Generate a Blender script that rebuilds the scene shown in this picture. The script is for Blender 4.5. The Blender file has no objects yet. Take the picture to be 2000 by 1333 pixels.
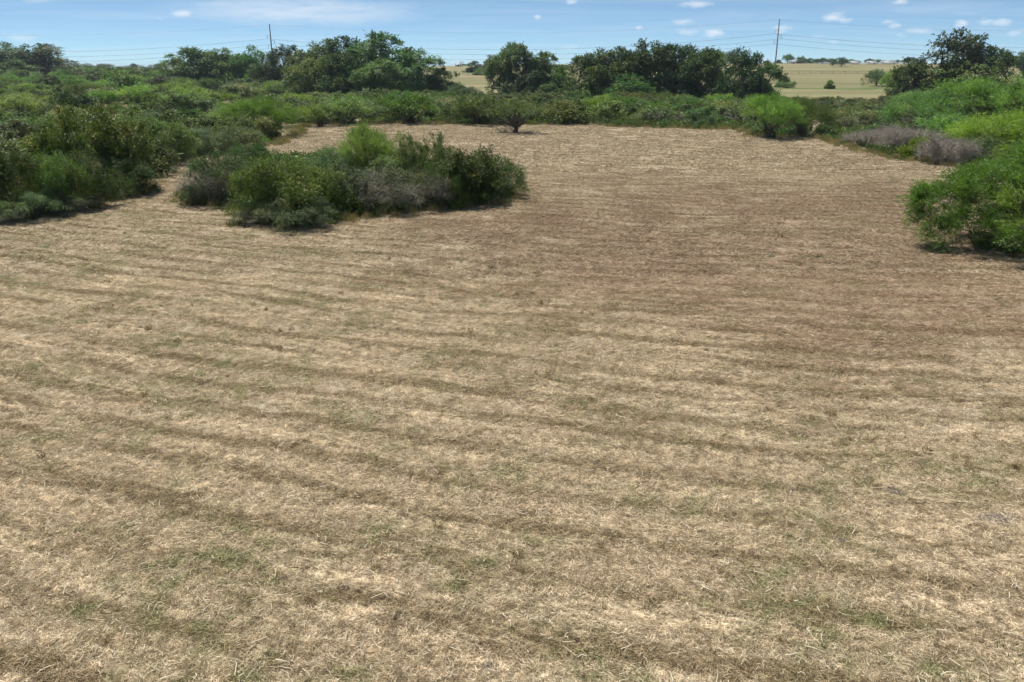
import bpy, math
import numpy as np
from mathutils import Vector

# ------------------------------------------------------------------ camera
PI = math.pi
SC = bpy.context.scene
COL = SC.collection
FPX, EYE, PITCH = 1600.0, 7.5, math.atan(536 / 1600.0)
cam_d = bpy.data.cameras.new('camera')
cam = bpy.data.objects.new('camera', cam_d)
COL.objects.link(cam)
cam.location = (0, 0, EYE)
cam.rotation_euler = (PI / 2 - PITCH, 0, 0)
cam_d.sensor_width = 36.0
cam_d.lens = 36.0 * FPX / 2000.0
cam_d.clip_start = 0.1
cam_d.clip_end = 40000
SC.camera = cam

# ------------------------------------------------------------------ sun, sky, exposure
SUN_EL, SUN_AZ = math.radians(66), math.radians(-36)      # azimuth from +Y (straight ahead) towards +X
sun_dir = Vector((math.sin(SUN_AZ) * math.cos(SUN_EL), math.cos(SUN_AZ) * math.cos(SUN_EL), math.sin(SUN_EL)))
sl = bpy.data.lights.new('sun', 'SUN')
sl.energy, sl.angle, sl.color = 5.0, math.radians(0.53), (1.0, 0.955, 0.89)
sun = bpy.data.objects.new('sun', sl)
COL.objects.link(sun)
sun.rotation_euler = sun_dir.to_track_quat('Z', 'Y').to_euler()
sun.location = (0, 0, 200)

SC.view_settings.view_transform = 'Standard'
SC.view_settings.look = 'None'
SC.view_settings.exposure = 0.6
SC.view_settings.gamma = 1.0
SC.view_settings.use_curve_mapping = False


class NT:
    """small helper to wire shader nodes"""
    def __init__(self, tree):
        self.t, self.n, self.l = tree, tree.nodes, tree.links

    def node(self, typ, ins=None, **kw):
        nd = self.n.new(typ)
        for k, v in kw.items():
            setattr(nd, k, v)
        for k, v in (ins or {}).items():
            s = nd.inputs[k]
            if hasattr(v, 'is_output'):
                self.l.new(v, s)
            else:
                s.default_value = v
        return nd

    def math(self, op, a, b=0.0, c=0.0, clamp=False):
        return self.node('ShaderNodeMath', {0: a, 1: b, 2: c}, operation=op, use_clamp=clamp).outputs[0]

    def vec(self, op, a, b=(0, 0, 0), c=None, out=0):
        d = {0: a, 1: b}
        if c is not None:
            d[2] = c
        return self.node('ShaderNodeVectorMath', d, operation=op).outputs[out]

    def noise(self, v, scale, detail=3.0, rough=0.55, dist=0.0, col=False):
        nd = self.node('ShaderNodeTexNoise', {'Vector': v, 'Scale': scale, 'Detail': detail, 'Roughness': rough, 'Distortion': dist})
        return nd.outputs['Color' if col else 'Fac']

    def ramp(self, f, lo, hi, a=0.0, b=1.0):
        nd = self.node('ShaderNodeMapRange', {'Value': f, 'From Min': lo, 'From Max': hi, 'To Min': a, 'To Max': b}, interpolation_type='SMOOTHSTEP')
        return nd.outputs[0]

    def mix(self, f, a, b, blend='MIX'):
        nd = self.node('ShaderNodeMix', data_type='RGBA', blend_type=blend)
        for k, v in ((0, f), (6, a), (7, b)):
            if hasattr(v, 'is_output'):
                self.l.new(v, nd.inputs[k])
            else:
                nd.inputs[k].default_value = (tuple(v) + (1.0,)) if isinstance(v, tuple) and len(v) == 3 else v
        return nd.outputs[2]


def pix_dir(px, py):
    x, y = (px - 1000) / FPX, -(py - 666.5) / FPX
    d = np.array([x, math.cos(PITCH) + y * math.sin(PITCH), -math.sin(PITCH) + y * math.cos(PITCH)])
    return d / np.linalg.norm(d)


world = bpy.data.worlds.new('World')
SC.world = world
world.use_nodes = True
W = NT(world.node_tree)
W.n.clear()
sky = W.node('ShaderNodeTexSky', sky_type='NISHITA')
gen = W.node('ShaderNodeTexCoord').outputs['Generated']
sky.sun_disc = False
sky.sun_elevation = SUN_EL
sky.sun_rotation = SUN_AZ
sky.altitude = 8000
sky.air_density, sky.dust_density, sky.ozone_density = 1.05, 0.0, 5.5
sep = W.node('ShaderNodeSeparateXYZ', {0: gen})
az = W.math('ARCTAN2', sep.outputs[0], sep.outputs[1])
el = W.math('ARCSINE', sep.outputs[2])
elp = W.math('MAXIMUM', el, 0.0)
uv = W.node('ShaderNodeCombineXYZ', {0: az, 1: el}).outputs[0]
# thin high cloud: a flat layer seen in perspective
iz = W.math('DIVIDE', 1.0, W.math('ADD', elp, 0.035))
lay = W.node('ShaderNodeCombineXYZ', {0: W.math('MULTIPLY', sep.outputs[0], iz), 1: W.math('MULTIPLY', sep.outputs[1], iz)}).outputs[0]
cir = W.noise(W.vec('MULTIPLY', lay, (0.30, 0.9, 1)), 1.0, 7, 0.62, 0.8)
cirm = W.ramp(cir, 0.40, 0.85, 0.09, 0.30)
# cloud puffs: direction, angular size, strength
puffs = []
for (px, py, w, h, s) in [(585, 22, 215, 26, .75), (680, 26, 110, 18, .5), (450, 10, 90, 9, .6), (356, 26, 21, 6, .9), (312, 38, 9, 4, .55), (45, 75, 24, 6, .6), (105, 83, 17, 4, .3), (80, 2, 28, 4, .5),
                          (588, 81, 11, 4, .5), (463, 61, 20, 3, .3), (325, 85, 18, 3, .25), (1048, 33, 10, 5, .8), (1117, 4, 11, 5, .8), (1246, 54, 9, 5, .75), (1333, 44, 20, 6, .85), (1340, 64, 22, 6, .6), (1395, 65, 20, 6, .95),
                          (1362, 8, 30, 6, .8), (1527, 57, 19, 6, .8), (1628, 33, 19, 8, 1.0), (1648, 38, 14, 5, .8), (1755, 3, 14, 6, .9), (1736, 43, 12, 4, .6), (1746, 52, 13, 5, .7), (1795, 60, 22, 5, .65),
                          (1762, 70, 10, 5, .5), (1877, 48, 10, 7, 1.0), (1925, 43, 13, 5, .7), (1955, 43, 18, 6, .75), (1986, 64, 13, 6, .6), (1628, 84, 10, 5, .5), (1600, 73, 22, 4, .4), (968, 88, 26, 4, .4), (1115, 92, 14, 6, .5),
                          (1905, 24, 70, 5, .3), (1200, 60, 250, 16, .22), (1450, 30, 200, 14, .25), (1150, 28, 120, 9, .2), (1800, 15, 190, 14, .3)]:
    d = pix_dir(px, py)
    puffs.append((math.atan2(d[0], d[1]), math.asin(d[2]), w / FPX, h / FPX, s))
wob = W.vec('MULTIPLY', W.vec('SUBTRACT', W.noise(W.vec('MULTIPLY', uv, (60, 150, 1)), 1.0, 5, 0.65, col=True), (0.5, 0.5, 0.5)), (0.022, 0.010, 0))
uvw = W.vec('ADD', uv, wob)
dens = None
for (a, e, w, h, s) in puffs:
    q = W.vec('MULTIPLY_ADD', uvw, (1 / w, 1 / h, 0), (-a / w, -e / h, 0))
    ln = W.vec('LENGTH', q, out=1)
    f = W.math('MULTIPLY', W.ramp(ln, 0.0, 1.6, 0.85, 0.0), s)
    dens = f if dens is None else W.math('MAXIMUM', dens, f)
# small fair-weather puffs over the rest of the sky
cu = W.noise(W.vec('MULTIPLY', lay, (1.1, 1.1, 1)), 1.0, 5, 0.6)
cum = W.ramp(cu, 0.66, 0.74, 0.0, 0.8)
cum = W.math('MULTIPLY', cum, W.ramp(el, 0.085, 0.2))
wisp = W.noise(W.vec('MULTIPLY', uv, (16, 120, 1)), 1.0, 6, 0.65, 0.6)
dens = W.math('MULTIPLY', dens, W.ramp(wisp, 0.22, 0.62, 0.45, 1.0))
cover = W.math('MAXIMUM', W.math('MAXIMUM', dens, cum), cirm, clamp=True)
above = W.ramp(el, -0.002, 0.012)
cover = W.math('MULTIPLY', cover, above)
tinted = W.mix(1.0, sky.outputs[0], (1.03, 1.10, 0.94), 'MULTIPLY')
skycol = W.mix(cover, tinted, (7.6, 8.2, 8.8))
bg = W.node('ShaderNodeBackground', {'Color': skycol, 'Strength': 0.076})
wo = W.node('ShaderNodeOutputWorld')
W.l.new(bg.outputs[0], wo.inputs[0])


# ------------------------------------------------------------------ terrain and pixel mapping
def sstep(a, b, v):
    t = np.clip((np.asarray(v, float) - a) / (b - a), 0, 1)
    return t * t * (3 - 2 * t)


def terrain(x, y):
    x, y = np.asarray(x, float), np.asarray(y, float)
    amp = 5.2 + 4.6 * sstep(-260, 120, x)
    r = np.clip((y - 165) / (620 - 165), 0, 1)
    r = r * r * (1.25 - 0.25 * r) * 0.35 + r * 0.65
    z = amp * r
    z = z - amp * 0.9 * sstep(640, 2600, y)
    near = np.exp(-((y - 40) / 160.0) ** 2)
    z = z + near * (0.10 * np.sin(x * 0.19 + y * 0.05) * np.cos(y * 0.11 - x * 0.04) + 0.06 * np.sin(x * 0.43 - y * 0.31 + 1.3))
    z = z + 0.25 * np.sin(x * 0.021 + 1.0) * np.sin(y * 0.017) * sstep(170, 300, y)
    return z


def ground_at(px, py):
    d = pix_dir(px, py)
    lo, prev = None, 2.0
    t = 5.0
    while t < 6000:
        p = np.array([0, 0, EYE]) + d * t
        if p[2] <= terrain(p[0], p[1]):
            a, b = prev, t
            for _ in range(40):
                m = 0.5 * (a + b)
                p = np.array([0, 0, EYE]) + d * m
                if p[2] <= terrain(p[0], p[1]):
                    b = m
                else:
                    a = m
            return p
        prev = t
        t *= 1.03
    p = np.array([0, 0, EYE]) + d * 3000
    return p


def height_at(p, py):
    """world height of the point above p seen on picture row py"""
    k = -(py - 666.5) / FPX
    # (z-EYE)/dist along the view plane, solved for the same ground position
    c, s = math.cos(PITCH), math.sin(PITCH)
    # camera space: up = (z-E)*c + y*s ; fwd = y*c - (z-E)*s ; up/fwd = k
    return EYE + p[1] * (k * c - s) / (c + k * s)


def px_size(p):
    return (p[1] * math.cos(PITCH) + (EYE - p[2]) * math.sin(PITCH)) / FPX


def inpoly(x, y, poly):
    x, y = np.asarray(x, float), np.asarray(y, float)
    r = np.zeros(x.shape, bool)
    n = len(poly)
    for i in range(n):
        (x1, y1), (x2, y2) = poly[i], poly[(i + 1) % n]
        c = ((y1 > y) != (y2 > y)) & (x < (x2 - x1) * (y - y1) / (y2 - y1 + 1e-12) + x1)
        r ^= c
    return r


def polydist(x, y, poly):
    x, y = np.asarray(x, float), np.asarray(y, float)
    best = np.full(x.shape, 1e9)
    n = len(poly)
    for i in range(n):
        (x1, y1), (x2, y2) = poly[i], poly[(i + 1) % n]
        dx, dy = x2 - x1, y2 - y1
        t = np.clip(((x - x1) * dx + (y - y1) * dy) / (dx * dx + dy * dy + 1e-9), 0, 1)
        best = np.minimum(best, np.hypot(x - x1 - t * dx, y - y1 - t * dy))
    return best


def gpoly(pts):
    return [tuple(ground_at(a, b)[:2]) for a, b in pts]


THICKET_LEFT = gpoly([(-260, 470), (0, 428), (70, 418), (150, 403), (230, 388), (268, 378), (290, 352), (312, 322), (392, 298), (552, 282), (545, 276), (582, 264), (592, 246), (720, 243)]) + [(-12, 135), (-12, 205), (-60, 300), (-330, 330), (-260, 120)]
ISLAND = gpoly([(356, 397), (420, 402), (478, 412), (490, 440), (560, 445), (640, 434), (780, 416), (920, 406), (1000, 388), (1003, 372), (900, 352), (740, 335), (580, 318), (480, 330), (378, 372)])
BACK_BAND = gpoly([(700, 244), (830, 242), (960, 244), (1150, 243), (1200, 249), (1300, 251), (1440, 254), (1472, 269), (1585, 268), (1600, 205)]) + [(70, 186), (0, 206), (-40, 215)]
RIGHT_EDGE = gpoly([(1580, 268), (1640, 284), (1740, 310), (1800, 317), (1872, 328), (1960, 350), (2250, 420)]) + [(120, 75), (170, 190)] + gpoly([(1880, 200), (1750, 202), (1600, 205)])
BRUSH = [THICKET_LEFT, ISLAND, BACK_BAND, RIGHT_EDGE]


def in_brush(x, y):
    r = np.zeros(np.asarray(x).shape, bool)
    for p in BRUSH:
        r |= inpoly(x, y, p)
    return r


# ------------------------------------------------------------------ mesh helpers
def mesh_np(name, V, faces, mats, tint=None, smooth=False):
    """faces: list of int arrays (n,3) or (n,4)"""
    me = bpy.data.meshes.new(name)
    faces = [np.asarray(f, np.int32) for f in faces if len(f)]
    V = np.asarray(V, np.float32)
    me.vertices.add(len(V))
    me.vertices.foreach_set('co', V.ravel())
    nl = sum(f.size for f in faces)
    npoly = sum(len(f) for f in faces)
    me.loops.add(nl)
    me.polygons.add(npoly)
    me.loops.foreach_set('vertex_index', np.concatenate([f.ravel() for f in faces]))
    tot = np.concatenate([np.full(len(f), f.shape[1], np.int32) for f in faces])
    me.polygons.foreach_set('loop_start', np.concatenate([[0], np.cumsum(tot)[:-1]]).astype(np.int32))
    if smooth:
        me.polygons.foreach_set('use_smooth', np.ones(npoly, bool))
    if tint is not None:
        a = me.attributes.new('tint', 'FLOAT', 'POINT')
        a.data.foreach_set('value', np.asarray(tint, np.float32))
    me.update(calc_edges=True)
    for m in mats if isinstance(mats, (list, tuple)) else [mats]:
        me.materials.append(m)
    return me


class Buf:
    def __init__(self):
        self.V, self.T, self.Q, self.t, self.n = [], [], [], [], 0

    def add(self, V, quads=None, tris=None, tint=None):
        V = np.asarray(V, float).reshape(-1, 3)
        if quads is not None and len(quads):
            self.Q.append(np.asarray(quads) + self.n)
        if tris is not None and len(tris):
            self.T.append(np.asarray(tris) + self.n)
        self.V.append(V)
        self.t.append(np.zeros(len(V)) if tint is None else np.broadcast_to(tint, (len(V),)))
        self.n += len(V)

    def arrays(self):
        return np.concatenate(self.V)

    def mesh(self, name, mats, smooth=False, scale=None):
        V = self.arrays()
        if scale is not None:
            V = V * np.asarray(scale)
        f = []
        if self.Q:
            f.append(np.concatenate(self.Q))
        if self.T:
            f.append(np.concatenate(self.T))
        return mesh_np(name, V, f, mats, np.concatenate(self.t), smooth)

    def tubes(self, P, R, sides=3, tint=0.5):
        """P (N,K,3) polylines, R (N,K) radii"""
        P, R = np.asarray(P, float), np.asarray(R, float)
        N, K = P.shape[:2]
        D = np.gradient(P, axis=1)
        D /= np.linalg.norm(D, axis=2, keepdims=True) + 1e-9
        up = np.where(np.abs(D[..., 2:3]) > 0.9, np.array([1.0, 0, 0]), np.array([0, 0, 1.0]))
        A = np.cross(D, up)
        A /= np.linalg.norm(A, axis=2, keepdims=True) + 1e-9
        B = np.cross(D, A)
        ang = np.arange(sides) * 2 * PI / sides
        V = P[:, :, None, :] + R[:, :, None, None] * (A[:, :, None, :] * np.cos(ang)[None, None, :, None] + B[:, :, None, :] * np.sin(ang)[None, None, :, None])
        base = np.arange(N)[:, None, None] * K * sides + np.arange(K - 1)[None, :, None] * sides
        i, j = np.arange(sides)[None, None, :], (np.arange(sides)[None, None, :] + 1) % sides
        q = np.stack([base + i, base + j, base + j + sides, base + i + sides], -1).reshape(-1, 4)
        tn = np.repeat(np.broadcast_to(np.asarray(tint, float), (N,)), K * sides)
        self.add(V.reshape(-1, 3), quads=q, tint=tn)

    def leaves(self, C, D, Nn, L, Wd, tint):
        """rhombic leaves: centre C, long axis D, rough normal Nn"""
        D = D / (np.linalg.norm(D, axis=1, keepdims=True) + 1e-9)
        S = np.cross(D, Nn)
        S /= np.linalg.norm(S, axis=1, keepdims=True) + 1e-9
        L, Wd = np.broadcast_to(L, (len(C),))[:, None], np.broadcast_to(Wd, (len(C),))[:, None]
        V = np.stack([C - D * L * .5, C + S * Wd * .5 - D * L * .08, C + D * L * .5, C - S * Wd * .5 - D * L * .08], 1)
        q = np.arange(len(C) * 4).reshape(-1, 4)
        self.add(V.reshape(-1, 3), quads=q, tint=np.repeat(tint, 4))

    def box(self, x0, x1, y0, y1, z0, z1, tint=0.5):
        V = [(x, y, z) for z in (z0, z1) for y in (y0, y1) for x in (x0, x1)]
        q = [(0, 2, 3, 1), (4, 5, 7, 6), (0, 1, 5, 4), (2, 6, 7, 3), (0, 4, 6, 2), (1, 3, 7, 5)]
        self.add(V, quads=q, tint=tint)


def unit(v):
    return v / (np.linalg.norm(v, axis=-1, keepdims=True) + 1e-9)


def link(name, data, parent=None, loc=(0, 0, 0), rz=0.0, scale=(1, 1, 1)):
    o = bpy.data.objects.new(name, data)
    COL.objects.link(o)
    if parent is not None:
        o.parent = parent
    o.location, o.rotation_euler, o.scale = tuple(float(v) for v in loc), (0, 0, float(rz)), tuple(float(v) for v in scale)
    return o


def tag(o, label, cat, group=None, kind=None):
    o['label'] = label
    o['category'] = cat
    if group:
        o['group'] = group
    if kind:
        o['kind'] = kind
    return o


# ------------------------------------------------------------------ materials
def new_mat(name):
    m = bpy.data.materials.new(name)
    m.use_nodes = True
    T = NT(m.node_tree)
    T.n.clear()
    out = T.node('ShaderNodeOutputMaterial')
    return m, T, out


def leaf_mat(name, a, b, c=None, trans=0.28, rough=0.55, spec=0.25, objvar=0.56):
    """a..b along the leaf tint; c a rare accent colour"""
    m, T, out = new_mat(name)
    t = T.node('ShaderNodeAttribute', attribute_name='tint').outputs['Fac']
    rnd = T.node('ShaderNodeObjectInfo').outputs['Random']
    col = T.mix(T.ramp(t, 0.0, 1.0), a, b)
    if c is not None:
        col = T.mix(T.ramp(t, 1.02, 1.3), col, c)
    hsv = T.node('ShaderNodeHueSaturation', {'Hue': T.ramp(rnd, 0, 1, 0.5 - 0.018 * objvar / .4, 0.5 + 0.016 * objvar / .4), 'Saturation': T.ramp(T.math('FRACT', T.math('MULTIPLY', rnd, 7.3)), 0, 1, 0.85, 1.1),
                                             'Value': T.ramp(T.math('FRACT', T.math('MULTIPLY', rnd, 13.7)), 0, 1, 1 - objvar * .7, 1 + objvar), 'Color': col}).outputs[0]
    p = T.node('ShaderNodeBsdfPrincipled', {'Base Color': hsv, 'Roughness': rough, 'Specular IOR Level': spec})
    tr = T.node('ShaderNodeBsdfTranslucent', {'Color': T.mix(1.0, hsv, (1.15, 1.25, 0.55), 'MULTIPLY')})
    mx = T.node('ShaderNodeMixShader', {0: trans, 1: p.outputs[0], 2: tr.outputs[0]})
    T.l.new(mx.outputs[0], out.inputs[0])
    return m


def wood_mat(name, a, b, scale=6.0, rough=0.85):
    m, T, out = new_mat(name)
    pos = T.node('ShaderNodeTexCoord').outputs['Object']
    n = T.noise(T.vec('MULTIPLY', pos, (1, 1, 0.25)), scale, 5, 0.65)
    t = T.node('ShaderNodeAttribute', attribute_name='tint').outputs['Fac']
    col = T.mix(T.math('ADD', T.ramp(n, 0.3, 0.7, 0.0, 0.6), T.math('MULTIPLY', t, 0.4)), a, b)
    bmp = T.node('ShaderNodeBump', {'Height': n, 'Strength': 0.5, 'Distance': 0.03})
    p = T.node('ShaderNodeBsdfPrincipled', {'Base Color': col, 'Roughness': rough, 'Specular IOR Level': 0.15, 'Normal': bmp.outputs[0]})
    T.l.new(p.outputs[0], out.inputs[0])
    return m


def plain_mat(name, a, rough=0.7, var=0.15, scale=3.0, spec=0.3, metal=0.0):
    m, T, out = new_mat(name)
    pos = T.node('ShaderNodeTexCoord').outputs['Object']
    n = T.noise(pos, scale, 5, 0.6)
    col = T.mix(T.ramp(n, 0.3, 0.7), tuple(v * (1 - var) for v in a), tuple(v * (1 + var) for v in a))
    p = T.node('ShaderNodeBsdfPrincipled', {'Base Color': col, 'Roughness': rough, 'Specular IOR Level': spec, 'Metallic': metal})
    T.l.new(p.outputs[0], out.inputs[0])
    return m


M = {}
M['mesq'] = leaf_mat('mesquite_leaf', (0.075, 0.145, 0.032), (0.161, 0.275, 0.057), (0.227, 0.290, 0.062), trans=0.34)
M['mesq_lone'] = leaf_mat('field_mesquite_leaf', (0.082, 0.150, 0.034), (0.150, 0.255, 0.060), (0.19, 0.26, 0.06), trans=0.36, objvar=0.02)
M['mesq_far'] = leaf_mat('thicket_mesquite_leaf', (0.083, 0.145, 0.036), (0.159, 0.250, 0.056), (0.225, 0.274, 0.081), trans=0.34)
M['brush'] = leaf_mat('thorn_brush_leaf', (0.055, 0.106, 0.029), (0.131, 0.192, 0.047), (0.242, 0.220, 0.075), trans=0.26)
M['olive'] = leaf_mat('olive_shrub_leaf', (0.068, 0.106, 0.034), (0.139, 0.173, 0.054), (0.235, 0.196, 0.086), trans=0.26)
M['tree'] = leaf_mat('tree_leaf', (0.046, 0.098, 0.027), (0.114, 0.194, 0.050), (0.200, 0.248, 0.164), trans=0.24)
M['tree_warm'] = leaf_mat('warm_tree_leaf', (0.037, 0.081, 0.019), (0.094, 0.150, 0.033), (0.161, 0.171, 0.070), trans=0.24)
M['yellow'] = leaf_mat('yellow_green_leaf', (0.10, 0.15, 0.02), (0.17, 0.21, 0.03), trans=0.3, objvar=0.1)
M['bluegreen'] = leaf_mat('blue_green_leaf', (0.055, 0.107, 0.042), (0.118, 0.174, 0.070), (0.194, 0.222, 0.097), trans=0.26)
M['wood'] = wood_mat('bark', (0.055, 0.045, 0.035), (0.16, 0.14, 0.115))
M['twig'] = wood_mat('grey_twigs', (0.185, 0.168, 0.138), (0.43, 0.395, 0.33), 9)
M['deadgrass'] = leaf_mat('dry_grass', (0.20, 0.155, 0.085), (0.38, 0.31, 0.18), (0.12, 0.16, 0.05), trans=0.3, objvar=0.2)
M['weed'] = leaf_mat('weed_leaf', (0.060, 0.096, 0.029), (0.156, 0.180, 0.066), (0.360, 0.288, 0.156), trans=0.3, objvar=0.2)
M['amber'] = leaf_mat('amber_stub', (0.10, 0.065, 0.03), (0.26, 0.17, 0.075), trans=0.2, objvar=0.2)
M['pole'] = plain_mat('weathered_pole', (0.30, 0.28, 0.26), 0.8, 0.2, 1.0)
M['darkpole'] = plain_mat('dark_pole', (0.10, 0.095, 0.09), 0.8, 0.2, 1.0)
M['wire'] = plain_mat('conductor', (0.17, 0.17, 0.18), 0.5, 0.05)
M['insul'] = plain_mat('insulator', (0.22, 0.21, 0.21), 0.3, 0.05)
M['post'] = plain_mat('fence_post', (0.16, 0.11, 0.085), 0.85, 0.3, 2)
M['rail'] = plain_mat('rusty_rail', (0.17, 0.105, 0.08), 0.8, 0.25, 2)
M['white'] = plain_mat('white_sheet_metal', (0.78, 0.78, 0.77), 0.5, 0.04)
M['roof'] = plain_mat('pale_roof', (0.55, 0.56, 0.58), 0.45, 0.06)
M['dark'] = plain_mat('dark_opening', (0.03, 0.032, 0.035), 0.3, 0.1)
M['paint'] = plain_mat('white_pipe', (0.72, 0.72, 0.70), 0.5, 0.05)


# colour of the mown field, a function of place: shared by soil, stubble and litter
def field_group():
    g = bpy.data.node_groups.new('field_colour', 'ShaderNodeTree')
    g.interface.new_socket('Color', in_out='OUTPUT', socket_type='NodeSocketColor')
    g.interface.new_socket('Bare', in_out='OUTPUT', socket_type='NodeSocketFloat')
    T = NT(g)
    go = T.node('NodeGroupOutput')
    pos = T.node('ShaderNodeNewGeometry').outputs['Position']
    flat = T.vec('MULTIPLY', pos, (1, 1, 0))
    warp = T.vec('MULTIPLY', T.vec('SUBTRACT', T.noise(flat, 0.11, 2, 0.5, col=True), (0.5, 0.5, 0.5)), (1.2, 1.2, 0))
    warp2 = T.vec('MULTIPLY', T.vec('SUBTRACT', T.noise(flat, 0.9, 2, 0.5, col=True), (0.5, 0.5, 0.5)), (0.55, 0.55, 0))
    wp = T.vec('ADD', T.vec('ADD', flat, warp), warp2)
    sp = T.node('ShaderNodeSeparateXYZ', {0: wp})
    X, Y = sp.outputs[0], sp.outputs[1]
    s = T.math('ADD', Y, T.math('MULTIPLY', X, 0.30))
    s = T.math('ADD', s, T.math('MULTIPLY', T.math('MULTIPLY', X, X), -0.004))
    st = T.node('ShaderNodeCombineXYZ', {0: T.math('MULTIPLY', s, 0.40), 1: T.math('MULTIPLY', X, 0.05)}).outputs[0]
    swath = T.noise(st, 1.0, 3, 0.5)
    st2 = T.node('ShaderNodeCombineXYZ', {0: T.math('MULTIPLY', s, 1.9), 1: T.math('MULTIPLY', X, 0.26), 2: 7.0}).outputs[0]
    streak = T.noise(st2, 1.0, 4, 0.6)
    big = T.noise(flat, 0.045, 3, 0.55)
    mid = T.noise(wp, 0.33, 4, 0.6)
    fine = T.noise(flat, 4.5, 5, 0.72)
    grit = T.noise(flat, 22.0, 3, 0.7)
    col = T.mix(T.ramp(fine, 0.30, 0.72), (0.262, 0.214, 0.143), (0.475, 0.408, 0.295))
    col = T.mix(T.math('MULTIPLY', T.ramp(streak, 0.50, 0.64, 0, 0.9), T.ramp(fine, 0.42, 0.62, 0.1, 1.0)), col, (0.55, 0.485, 0.36))
    # browner rows left by the mower, olive regrowth inside them
    wave = T.math('SINE', T.math('ADD', T.math('MULTIPLY', s, 2 * PI / 1.42), T.math('MULTIPLY', swath, 6.5)))
    row = T.math('MULTIPLY', T.ramp(wave, 0.05, 0.75), T.ramp(T.noise(st2, 0.7, 5, 0.7), 0.39, 0.58, 0.05, 1.0))
    col = T.mix(T.math('MULTIPLY', row, 0.80), col, T.mix(T.ramp(fine, 0.3, 0.7), (0.128, 0.102, 0.055), (0.262, 0.208, 0.122)))
    clump = T.ramp(T.noise(flat, 1.7, 6, 0.78), 0.51, 0.63, 0, 0.78)
    col = T.mix(clump, col, T.mix(T.ramp(fine, .3, .7), (0.135, 0.103, 0.055), (0.26, 0.205, 0.118)))
    grn = T.math('MULTIPLY', T.ramp(mid, 0.46, 0.62), T.ramp(T.noise(flat, 2.0, 4, 0.7), 0.42, 0.64, 0.10, 0.85))
    nearw = T.ramp(pos_y(T, flat), 26, 75, 1.0, 0.35)
    col = T.mix(T.math('MULTIPLY', grn, nearw), col, T.mix(T.ramp(grit, .3, .7), (0.125, 0.135, 0.058), (0.225, 0.225, 0.11)))
    # reddish brown leaf litter, mostly across the middle of the field
    dd = T.vec('LENGTH', T.vec('MULTIPLY', T.vec('SUBTRACT', flat, (14, 40, 0)), (1 / 25.0, 1 / 26.0, 0)), out=1)
    bias = T.ramp(dd, 0.15, 1.25, 0.185, -0.02)
    red = T.ramp(T.math('ADD', T.math('ADD', T.math('MULTIPLY', big, 0.5), T.math('MULTIPLY', mid, 0.5)), bias), 0.50, 0.68, 0, 0.72)
    red = T.math('MULTIPLY', red, T.ramp(streak, 0.36, 0.62, 0.45, 1.0))
    col = T.mix(red, col, T.mix(T.ramp(fine, 0.3, 0.7), (0.135, 0.086, 0.057), (0.285, 0.195, 0.130)))
    # bare grey soil
    bare = T.ramp(T.noise(wp, 0.42, 4, 0.62, 0.4), 0.715, 0.78)
    for (px, py, rx, ry) in [(1945, 1015, .42, .26), (950, 1308, .14, .12), (1640, 1058, .10, .08), (1745, 962, .25, .2)]:
        gp = ground_at(px, py)
        q = T.vec('LENGTH', T.vec('MULTIPLY', T.vec('SUBTRACT', T.vec('ADD', flat, T.vec('MULTIPLY', warp2, (.5, .5, 0))), (gp[0], gp[1], 0)), (1 / rx, 1 / ry, 0)), out=1)
        bare = T.math('MAXIMUM', bare, T.ramp(T.math('ADD', q, T.math('MULTIPLY', fine, 1.9)), 1.2, 2.1, 1, 0))
    col = T.mix(T.math('MULTIPLY', bare, 0.7), col, T.mix(T.ramp(grit, .35, .65), (0.175, 0.152, 0.130), (0.31, 0.272, 0.232)))
    col = T.mix(T.ramp(grit, 0.3, 0.72, 0.0, 1.0), T.mix(1.0, col, (0.72, 0.70, 0.68), 'MULTIPLY'), T.mix(1.0, col, (1.16, 1.16, 1.16), 'MULTIPLY'))
    T.l.new(col, go.inputs['Color'])
    T.l.new(bare, go.inputs['Bare'])
    return g


def pos_y(T, v):
    return T.node('ShaderNodeSeparateXYZ', {0: v}).outputs[1]


FG = field_group()


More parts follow.
